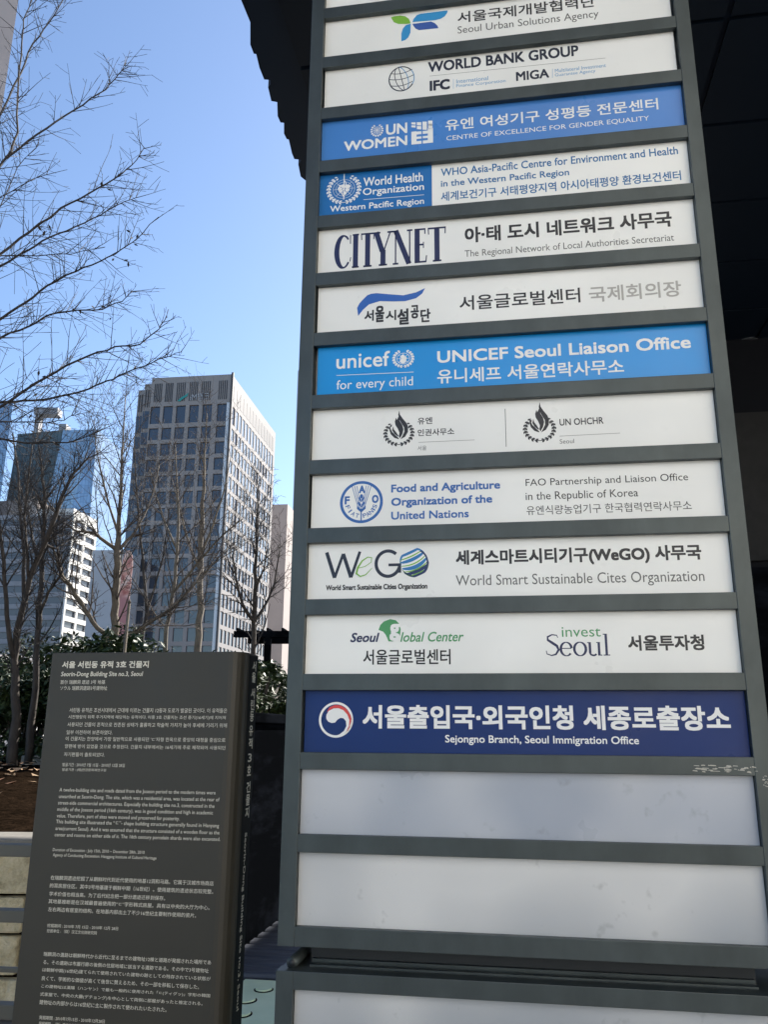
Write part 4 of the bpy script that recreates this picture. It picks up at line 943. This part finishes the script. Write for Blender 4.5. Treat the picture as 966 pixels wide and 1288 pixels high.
def leaves(mb, p, rg, n, s):
    for _ in range(n):
        c = Vector(p) + Vector((rg.gauss(0, s * 2), rg.gauss(0, s * 2), rg.gauss(0, s * 2)))
        a = Vector((rg.gauss(0, 1), rg.gauss(0, 1), rg.gauss(0, 1))).normalized(); b_ = a.cross(Vector((rg.gauss(0, 1), rg.gauss(0, 1), rg.gauss(0, 1)))).normalized()
        mb.face([c - a * s, c - b_ * s * .4, c + a * s, c + b_ * s * .4], 0)
# the tree whose limbs reach in over the sky
rg = random.Random(21)
tr = empty('bare_tree', Vector(SKY_TRUNK[0]) * 1.0); tr.location.z = 0
tag(tr, 'bare tree just left of view, its long fine branches crossing the blue sky', 'tree', 'bare trees')
base = tr.location.copy()
def rel(p): return Vector(p) - base
tb = MB(); st = SKY_TRUNK; tb.tube([Vector((0, 0, 0))] + [rel(p) for p in st[1:]], [.17, .15, .135, .12, .1, .08, .05], 9)
tb.build('trunk', M['bark'], tr, smooth=True)
cr = MB(); lv = MB()
for li, pts in enumerate(SKY_LIMBS):
    P_ = [rel(p) for p in pts]; n = len(P_)
    fine = []
    for i in range(n - 1):
        for q in range(3): fine.append(P_[i].lerp(P_[i + 1], q / 3))
    fine.append(P_[-1])
    fine = [p + Vector((rg.uniform(-.012, .012), 0, rg.uniform(-.012, .012))) for p in fine]
    m = len(fine); rad = [.0135 * (1 - i / m) ** .8 + .003 for i in range(m)]
    if li >= 10: rad = [r_ * .6 for r_ in rad]
    cr.tube(fine, rad, 5, 0, False)
    for i in range(4, m):
        d = (fine[i] - fine[i - 1]).normalized()
        for _ in range(3 if li < 10 else 2):
            if rg.random() < .35: continue
            ax = Vector((rg.gauss(0, 1), rg.gauss(0, .7), rg.gauss(0, 1))); ax = (ax - d * ax.dot(d)).normalized()
            an = R(rg.uniform(30, 60)); nd = d * math.cos(an) + ax * math.sin(an)
            twigs(cr, fine[i - 1].lerp(fine[i], rg.random()), nd, rg.uniform(.16, .75) * (1.15 - .55 * i / m), .0055, 1, rg, 1, .0024, 0., .06)
    if li in (3, 5, 6, 7, 9, 10):
        for _ in range(2): leaves(lv, fine[rg.randrange(5, m - 3)] - Vector((0, 0, .06)), rg, rg.randrange(2, 6), .035)
cr.build('crown', M['twig'], tr); lv.build('dry_leaves', M['twig'], tr)
LAB = {'plane_tree': ('bare tree with pale forked trunk rising right behind the information sign', 'palebark'), 'left_tree': ('bare dark tree leaning right at the left edge of the view', 'bark'),
       'dark_tree': ('bare tree with straight blackish trunk, second from the left edge', 'bark'), 'fork_tree': ('slim bare tree forking low in front of the grey office tower', 'palebark'),
       'pole_tree': ('thick straight bare tree in front of the middle of the office tower', 'palebark'), 'right_tree': ('small dark bare tree nearest to the left side of the pylon', 'bark'),
       'thin_tree': ('thin wavering bare tree in front of the pink banner', 'bark')}
TWC = {'plane_tree': (3, 1.25), 'left_tree': (3, .95), 'dark_tree': (3, .9), 'fork_tree': (3, 1.2), 'pole_tree': (3, 1.5), 'right_tree': (3, .85), 'thin_tree': (3, 1.1)}
for ti, (nm, br) in enumerate(TRACED_TREES.items()):
    rg = random.Random(40 + ti)
    x, y, z, _ = br[0][0]; gz_ = bed(x, y) if y < 19.5 and x < -1.2 else 0
    t = empty('bare_tree', (x, y, gz_)); base = t.location.copy(); lab, bk = LAB[nm]
    tag(t, lab, 'tree', 'bare trees')
    tb, cr = MB(), MB()
    for bi, limb in enumerate(br):
        P_ = [Vector(q[:3]) - base for q in limb]; rd = [q[3] for q in limb]
        if bi == 0: P_ = [Vector((P_[0].x + .02, P_[0].y, -.05))] + P_; rd = [rd[0] * 1.25] + rd
        fine, fr_ = [], []
        for i in range(len(P_) - 1):
            for q in range(3):
                fine.append(P_[i].lerp(P_[i + 1], q / 3) + (Vector((rg.uniform(-.4, .4), rg.uniform(-.4, .4), 0)) * rd[i] if q else Vector())); fr_.append(rd[i] + (rd[i + 1] - rd[i]) * q / 3)
        fine.append(P_[-1]); fr_.append(rd[-1])
        tb.tube(fine, fr_, 7, 0, True)
        lev, sc2 = TWC[nm]
        m = len(fine)
        for i in range(3 if bi else 7, m):
            d = (fine[i] - fine[i - 1]).normalized()
            for _ in range(2 if i < m - 1 else 3):
                if rg.random() < (.45 if fr_[i] > .035 else .12): continue
                ax = Vector((rg.gauss(0, 1), rg.gauss(0, .8), rg.gauss(0, .5))); ax = (ax - d * ax.dot(d)).normalized()
                an = R(rg.uniform(25, 55)); nd = d * math.cos(an) + ax * math.sin(an) + Vector((0, 0, .25))
                twigs(cr, fine[i], nd, sc2 * rg.uniform(.5, 1.2), min(.018, fr_[i] * .45), 2, rg, 2, .003)
    tb.build('trunk', M[bk], t, smooth=True); cr.build('crown', M['twig'] if bk == 'bark' else M['browntwig'], t)
# evergreen shrubs: many small leaves through an uneven volume
def shrub(lab, x, y, z, W, H, Dp, n, seed, leaf=.06, dens=2.6):
    n = int(n * dens); leaf *= 1.15
    rg = random.Random(seed); t = empty('evergreen_shrub', (x, y, z)); tag(t, lab, 'shrub', 'evergreen shrubs')
    st_ = MB(); lf_ = MB(); clumps = []
    for i in range(26):
        a = rg.uniform(0, 2 * PI); h = rg.uniform(.12, .95) * H; rr_ = math.sqrt(rg.random()) * (1 - .45 * (h / H) ** 2)
        c = Vector((math.cos(a) * rr_ * W / 2, math.sin(a) * rr_ * Dp / 2, h)); clumps.append((c, rg.uniform(.16, .3) * H))
        st_.tube([(c.x * .1, c.y * .1, -.1), (c.x * .5, c.y * .5, h * .5), tuple(c)], [.03, .02, .008], 5)
    st_.build('stem', M['bark'], t)
    for i in range(n):
        c, r_ = rg.choice(clumps); d = Vector((rg.gauss(0, 1), rg.gauss(0, 1), rg.gauss(0, 1))).normalized() * r_ * rg.random() ** .4
        p_ = c + Vector((d.x * 1.2, d.y * 1.2, d.z * .8))
        if p_.z < .02: continue
        a = Vector((rg.gauss(0, 1), rg.gauss(0, 1), rg.gauss(0, .6))).normalized(); b_ = a.cross(Vector((rg.gauss(0, .5), rg.gauss(0, .5), 1))).normalized()
        s_ = leaf * rg.uniform(.6, 1.3); k_ = Vector((0, 0, -s_ * .25))
        lf_.face([p_ - a * s_, p_ - b_ * s_ * .42 + k_ * .2, p_ + a * s_ + k_, p_ + b_ * s_ * .42 + k_ * .2])
    lf_.build('foliage', M['leaf'], t); return t
shrub('glossy dark shrub at the left edge above the soil bed', -7.0, 16.4, .95, 2.4, 1.75, 1.4, 3600, 1)
shrub('glossy dark shrub close beside the left edge of the information sign', -5.5, 16.6, .95, 1.9, 1.8, 1.4, 3200, 2)
shrub('dark leafy shrub peeking over the top left corner of the information sign', -4.85, 14.6, .85, 1.5, 2.1, 1.2, 2600, 3, .075)
shrub('dark shrub behind the middle of the information sign top', -3.9, 17.5, .95, 2.6, 1.95, 1.3, 2600, 4, .06)
shrub('dark low shrub behind the right part of the information sign top', -2.6, 18.3, .9, 2.2, 1.75, 1.3, 2400, 5, .06)
shrub('blackish shrub over the polished wall beside the pylon', -1.75, 13.3, .9, 1.5, 1.6, 1.2, 3400, 6, .05)
shrub('tall blackish shrub deep behind the pylon side', -1.9, 17.0, .9, 1.7, 1.6, 1.2, 2400, 7, .06)
shrub('broad dark shrub behind the trunks at the far left', -7.6, 18.6, 1.0, 3.2, 2.5, 1.3, 2600, 8, .07)
shrub('dark bushy shrub left of the forked pale trunk', -6.0, 19.2, 1.0, 2.2, 2.7, 1.2, 2000, 9, .07)
shrub('blackish shrub spilling over the polished wall top, nearest to the pylon', -1.26, 8.6, 1.66, .5, .55, 3.6, 1500, 10, .035)
# thin flagpole, pergola and street-level walls
b = MB(); b.tube([(0, 0, 0), (.03, 0, 3.35)], [.03, .022], 8); b.tube([(.03, 0, 3.35), (.03, 0, 3.4)], [.03, .01], 8)
o = tag(b.build('pale_pole', M['palebark'], smooth=True), 'thin pale pole standing in the shrubs behind the information sign', 'pole'); o.location = (-3.78, 12.0, 0)
pg = empty('pergola', (-2.95, 16.2, .9), R(-4)); tag(pg, 'dark steel pergola frame behind the shrubs beside the pylon', 'pergola')
b = MB(); b.box(0, 1.7, 0, .12, 2.42, 2.54); b.box(0, 1.7, 1.2, 1.32, 2.42, 2.54); b.build('beam', M['granite'], pg)
for x in (.62, 1.5):
    b = MB(); b.box(x, x + .12, .0, .12, 0, 2.418); b.build('post', M['granite'], pg)
for i in range(6):
    b = MB(); b.box(.05 + .3 * i, .09 + .3 * i, 0, 1.3, 2.545, 2.6); b.build('slat', M['granite'], pg)

# ------------------------------------------------------------------ far buildings
GY = R(-7.6)
bt = empty('office_tower', (-62.1, 201.5, 0), GY)
tag(bt, 'grey stone office tower with square dark windows and a sunlit right side', 'building')
W_, L_, H_ = 22.0, 44.5, 92.0
bays = [(.25, 2.9), (3.75, 6.4), (7.3, 9.9), (10.9, 13.5), (14.5, 17.1), (18.5, 21.7)]
frows = [(78.9, 83.8)] + [(74.4 - 4.35 * i, 77.7 - 4.35 * i) for i in range(17)]
w = MB()
def pier_grid(w, x0, x1, y0, y1, axis, bays, rows, z0, z1, fixed0, fixed1):
    """solid wall with openings: piers full height + spandrels between"""
    c = [x0] + [v for b_ in bays for v in b_] + [x1]
    def bx_(a, b_, za, zb):
        if axis == 'x': w.box(a, b_, fixed0, fixed1, za, zb)
        else: w.box(fixed0, fixed1, a, b_, za, zb)
    for i in range(0, len(c), 2): bx_(c[i], c[i + 1], z0, z1)
    zs = [z0] + [v for r_ in sorted(rows) for v in r_] + [z1]
    for (a, b_) in bays:
        for i in range(0, len(zs), 2): bx_(a, b_, zs[i], zs[i + 1])
pier_grid(w, 0, W_, 0, 0, 'x', bays, frows, 0, 84.2, 0, .7)
w.box(0, W_, 0, .7, 84.2, H_)
sb = [(2.2 + 2.95 * i, 2.2 + 2.95 * i + 2.1) for i in range(14)]
pier_grid(w, .7, L_, 0, 0, 'y', sb, frows, 0, 84.2, W_ - .5, W_)
w.box(W_ - .5, W_, .7, L_, 84.2, H_)
w.box(.02, W_ - .51, 43.5, L_, 0, H_ - .02); w.box(.02, .5, .71, 43.4, 0, H_ - .02); w.box(.51, W_ - .52, .72, 43.4, H_ - 1.6, H_ - 1.2)
w.build('wall', M['concrete'], bt)
for (a, b_) in frows[:16]:
    for (x0, x1) in bays:
        k_ = MB(); k_.box(x0 + .01, x1 - .01, .42, .5, a + .01, b_ - .01); k_.build('window', M['tower_glass'], bt)
k_ = MB()
for (a, b_) in frows:
    for (y0, y1) in sb: k_.box(W_ - .3, W_ - .22, y0 + .01, y1 - .01, a + .01, b_ - .01)
tag(k_.build('side_windows', M['tower_glass'], bt), kind='stuff')
k_ = MB()
for (a, b_) in frows[:9]:
    for (y0, y1) in sb:
        if rng.random() < .8: k_.box(W_ - .215, W_ - .15, y0 + .03, y1 - .03, a + .03, b_ - .03)
tag(k_.build('sky_glare_panes', M['skyglare_glass'], bt), kind='stuff')  # pale panes paint the sky's reflection over the upper side windows
k_ = MB()
for (x0, x1) in ((.9, 3.2), (4.0, 6.2), (7.1, 9.7), (10.6, 13.1), (13.9, 16.6), (18.6, 21.2)):
    n = 5
    for i in range(n): q = x0 + (x1 - x0) * i / n; k_.box(q, q + .28, -.05, .02, 85.0, 90.3)
for (y0, y1) in sb: k_.box(W_ - .02, W_ + .04, y0 + .1, y1 - .1, 85.2, 89.6)
tag(k_.build('louvres', M['louvre'], bt), kind='stuff')
k_ = MB(); k_.box(W_ + .02, W_ + .55, -.5, .05, 0, H_ + .3); k_.build('corner_fin', M['louvre'], bt)
k_ = MB(); k_.box(W_ - .9, W_ + .01, -.12, -.02, 0, 84); k_.build('corner_glazing', M['skyglass'], bt)
k_ = MB(); k_.box(-3.3, -.02, 3.0, 40, 0, H_ - .3); k_.box(-6.4, -3.32, 6.0, 36, 0, H_ - .6); k_.build('setback_wing', M['concrete'], bt)
k_ = MB()
for (a, b_) in frows:
    k_.box(-3.1, -.2, 2.86, 2.98, a, b_); k_.box(-6.2, -3.5, 5.86, 5.98, a, b_)
tag(k_.build('wing_windows', M['tower_glass'], bt), kind='stuff')
k_ = MB(); 
for x in (-2.9, -2.2, -1.5, -.8, -6.0, -5.3, -4.6, -3.9): k_.box(x, x + .3, 2.9 if x > -3.3 else 5.9, 2.99 if x > -3.3 else 5.99, 85, 90)
k_.build('wing_louvres', M['louvre'], bt)
TWL.build('sign_letters', M['greywall'], bt)
k_ = MB(); k_.face([(7.6, -.25, 85.0), (8.6, -.25, 86.0), (9.4, -.25, 86.4), (10.5, -.25, 87.2), (10.2, -.25, 86.2), (9.2, -.25, 85.6), (8.7, -.25, 85.2), (8.2, -.25, 84.8)])
k_.build('sign_mark', M['teal_sign'], bt)
# white building to its left
wb_ = empty('white_building', (-94.8, 242, 0), GY); tag(wb_, 'white office block with a bright sunlit end and banded front greyed by painted shade', 'building')
H2 = 66.7; w = MB(); wr = [(3.0 + 3.45 * i, 5.0 + 3.45 * i) for i in range(18)]
w.box(-70, -.6, 0, 15, 0, H2 - 2, 1)
pier_grid(w, 0, 15.2, 0, 0, 'y', [(.9, 7.1), (8.3, 14.2)], wr, 0, H2, -.55, .0)
for a, b_ in wr: w.box(-70, -.6, -.5, -.01, b_ + .02, b_ + 1.43, 1)
w.box(-12, -.01, -.55, -.02, H2 - 2, H2)
w.build('wall', [M['whitewall'], M['greyband']], wb_)  # darker front material puts the shade of that side into the colour
k_ = MB()
for a, b_ in wr:
    k_.box(-70, -.62, -.2, -.012, a + .01, b_ - .01)
tag(k_.build('band_windows', M['shadeband'], wb_), kind='stuff')
k_ = MB()
for a, b_ in wr:
    for y0, y1 in ((.9, 7.1), (8.3, 14.2)): k_.box(-.59, -.56, y0 + .02, y1 - .02, a + .01, b_ - .01)
k_.build('end_windows', M['shadeband'], wb_)
# others
def block(name, lab, poly, z1, mat, z0=0):
    b = MB(); b.prism(poly, z0, z1); return tag(b.build(name, M[mat]), lab, 'building')
def quadblock(x, y, yaw, W, Dp): 
    c, s_ = math.cos(yaw), math.sin(yaw); return [(x, y), (x + c * W, y + s_ * W), (x + c * W - s_ * Dp, y + s_ * W + c * Dp), (x - s_ * Dp, y + c * Dp)]
def at(px, pyy, Y):
    a0, b0 = px - 483, pyy - 644; ro = R(.43); c, s_ = math.cos(ro), math.sin(ro); a, b_ = (a0 * c + b0 * s_) / 1029, (-a0 * s_ + b0 * c) / 1029
    cc, ss = math.cos(R(15)), math.sin(R(15)); d = Vector((a, cc + b_ * ss, ss - b_ * cc)); return d * (Y / d.y) + Vector((0, 0, EYE))
a, b_ = at(8, 615, 300), at(30, 620, 300)
block('tan_block', 'tan concrete block at far left between the glass towers', quadblock(-160, 318, GY, a.x + 160 + 6, 20), a.z, 'beige2')
# crystalline glass tower: front facet and slanted blue facet
cz = at(22, 546, 340).z
p0, p1, p2 = at(22, 546, 340), at(79, 541, 340), at(122, 540, 346); q0, q1, q2 = at(9, 622, 340), at(56, 645, 340), at(112, 655, 346)
def drop(p, q):  # continue the edge to the ground
    t = p.z / (p.z - q.z); return p + (q - p) * t
g0, g1, g2 = drop(p0, q0), drop(p1, q1), drop(p2, q2)
back = Vector((2, 30, 0)); ct = empty('crystal_tower', (g0.x, g0.y, 0)); tag(ct, 'faceted teal and blue glass tower with a T shaped roof mast', 'building')
o_ = Vector((g0.x, g0.y, 0)); p0, p1, p2, g0, g1, g2 = [v - o_ for v in (p0, p1, p2, g0, g1, g2)]
b = MB(); b.face([g0, g1, p1, p0], 0); b.face([g1, g2, p2, p1], 1); b.face([g2, g2 + back, p2 + back, p2], 1); b.face([g0 + back, g0, p0, p0 + back], 0); b.face([p0, p1, p2, p2 + back, p0 + back], 0); b.face([g0 + back, p0 + back, p2 + back, g2 + back], 0)
b.build('curtain_wall', [M['teal_glass'], M['blue_glass']], ct)
m0, m1 = at(41, 545, 348) - o_, at(50, 518, 348) - o_; b = MB(); b.box(m0.x, m1.x, m0.y, m0.y + 4, m0.z - 3, m1.z); b.build('mast', M['greyband'], ct)
m0, m1 = at(42, 521, 348) - o_, at(73, 513, 348) - o_; b = MB(); b.box(m0.x, m1.x, m0.y - .5, m0.y + 5, m0.z + .02, m1.z); b.build('mast_beam', M['greyband'], ct)
m0, m1 = at(72, 548, 350) - o_, at(83, 533, 350) - o_; b = MB(); b.box(m0.x, m1.x, m0.y, m0.y + 6, m0.z - 3, m1.z); b.build('roof_box', M['greyband'], ct)
a = at(16, 505, 300); block('blue_glass_tower', 'tall blue glass tower cut by the left edge of the view', quadblock(a.x - 45 * math.cos(R(28)), 300 - 45 * math.sin(R(28)), R(28), 45, 25), at(10, 506, 300).z, 'blue_glass')
a = at(12, 70, 40); o = block('stone_tower', 'tall pinkish stone building at the top left corner', quadblock(a.x - 30 * math.cos(R(30)), a.y - 30 * math.sin(R(30)), R(30), 30, 25), 62, 'beige')
a = at(362, 634, 270); block('tan_tower', 'plain tan block between the office tower and the pylon', quadblock(a.x - 14, 272, GY, 14, 30), a.z, 'beige2')
a = at(374.6, 466, 420); block('far_grey_tower', 'distant grey tower showing as a sliver along the pylon edge', quadblock(a.x, 420, GY, 30, 30), a.z, 'greywall')
a, c_ = at(113, 690, 190), at(152, 690, 190); block('grey_block', 'low grey building behind the pink banner', quadblock(a.x, 192, GY, c_.x - a.x, 20), a.z, 'greywall')
block('long_office_block', 'long beige office block standing beyond the canopy, hidden behind the pylon', quadblock(4, 118, GY, 90, 20), 38, 'beige2')
# pink banner hung on its own mast
a, c_ = at(145, 800, 120), at(168, 692, 120)
bn = empty('street_banner', (a.x, 120, 0), 0); tag(bn, 'pink printed banner hanging beside the office tower', 'banner')
Wb, z0, z1 = c_.x - a.x, a.z, c_.z; b = MB()
n = 10; pts = [(0, 0, z0), (Wb * .95, 0, z0)] + [(Wb * (.5 + .5 * math.cos(PI * i / n)), 0, z1 - 2.4 + 2.4 * math.sin(PI * i / n)) for i in range(n + 1)]
k2 = len(pts); b.face(pts); b.face([(x, .12, z) for x, y, z in reversed(pts)])
for i in range(k2): j = (i + 1) % k2; b.face([pts[j], pts[i], (pts[i][0], .12, pts[i][2]), (pts[j][0], .12, pts[j][2])])
m = M['mural']; f = m.noise(.75, 3, .6); pic = m.ramp(f, [(.36, (.30, .10, .09, 1)), (.5, (.50, .27, .23, 1)), (.6, (.66, .52, .47, 1))])
grad = m.n('ShaderNodeSeparateXYZ'); m.l(m.coord(), grad.inputs[0]); gr = m.n('ShaderNodeMapRange'); gr.inputs['From Min'].default_value = z0 + (z1 - z0) * .42; gr.inputs['From Max'].default_value = z0 + (z1 - z0) * .5
m.l(grad.outputs[2], gr.inputs[0]); m.color(m.mix(gr.outputs[0], (.34, .17, .18, 1), pic))
b.build('printed_sheet', m, bn)
b = MB(); b.tube([(-.3, .3, 0), (-.3, .3, z1 + .5)], .12, 8); b.build('mast', M['rail'], bn)
b = MB(); b.box(-.3, Wb, .14, .28, z0 - .2, z0 - .02); b.build('boom', M['rail'], bn)
# sunlit low white walls at street level
for x0, x1, y, z, lab in ((-30, -19.5, 46, 5.2, 'low white street wall at the far left behind the bare trees'), (-14.5, -9.5, 52, 5.4, 'low white kiosk wall glimpsed through the shrubs left of centre'), (-9.0, -4.2, 60, 5.1, 'low white street wall glimpsed behind the middle tree trunks')):
    b = MB(); b.box(x0, x1, y, y + 3, 0, z); b.box(x0 - .2, x1 + .2, y - .2, y + 3.2, z, z + .3); tag(b.build('street_wall', M['whitewall']), lab, 'wall')

# pale block added unseen behind the viewer: bounces sunlight and reflects onto the boards
pb = empty('bounce_building', (-3.0, -24.0, 0), 0); tag(pb, 'added pale block behind the viewer, bouncing sunlight onto the signs, seen only as a soft reflection', 'building')
w = MB(); rows_ = [(1.0 + 3.9 * i, 3.4 + 3.9 * i) for i in range(8)]; bays_ = [(1.2 + 4.0 * i, 2.6 + 4.0 * i) for i in range(11)]
pier_grid(w, 0, 46, 0, 0, 'x', bays_, rows_, 0, 33, -.5, 0); w.box(0, 46, -14, -.52, 0, 33); w.build('wall', M['warmwall'], pb)  # walls of the added bounce block
k_ = MB()
for a, b_ in rows_:
    for x0, x1 in bays_: k_.box(x0 + .01, x1 - .01, -.51, -.35, a + .01, b_ - .01)
k_.build('bounce_building_windows', M['shadeband'], pb)
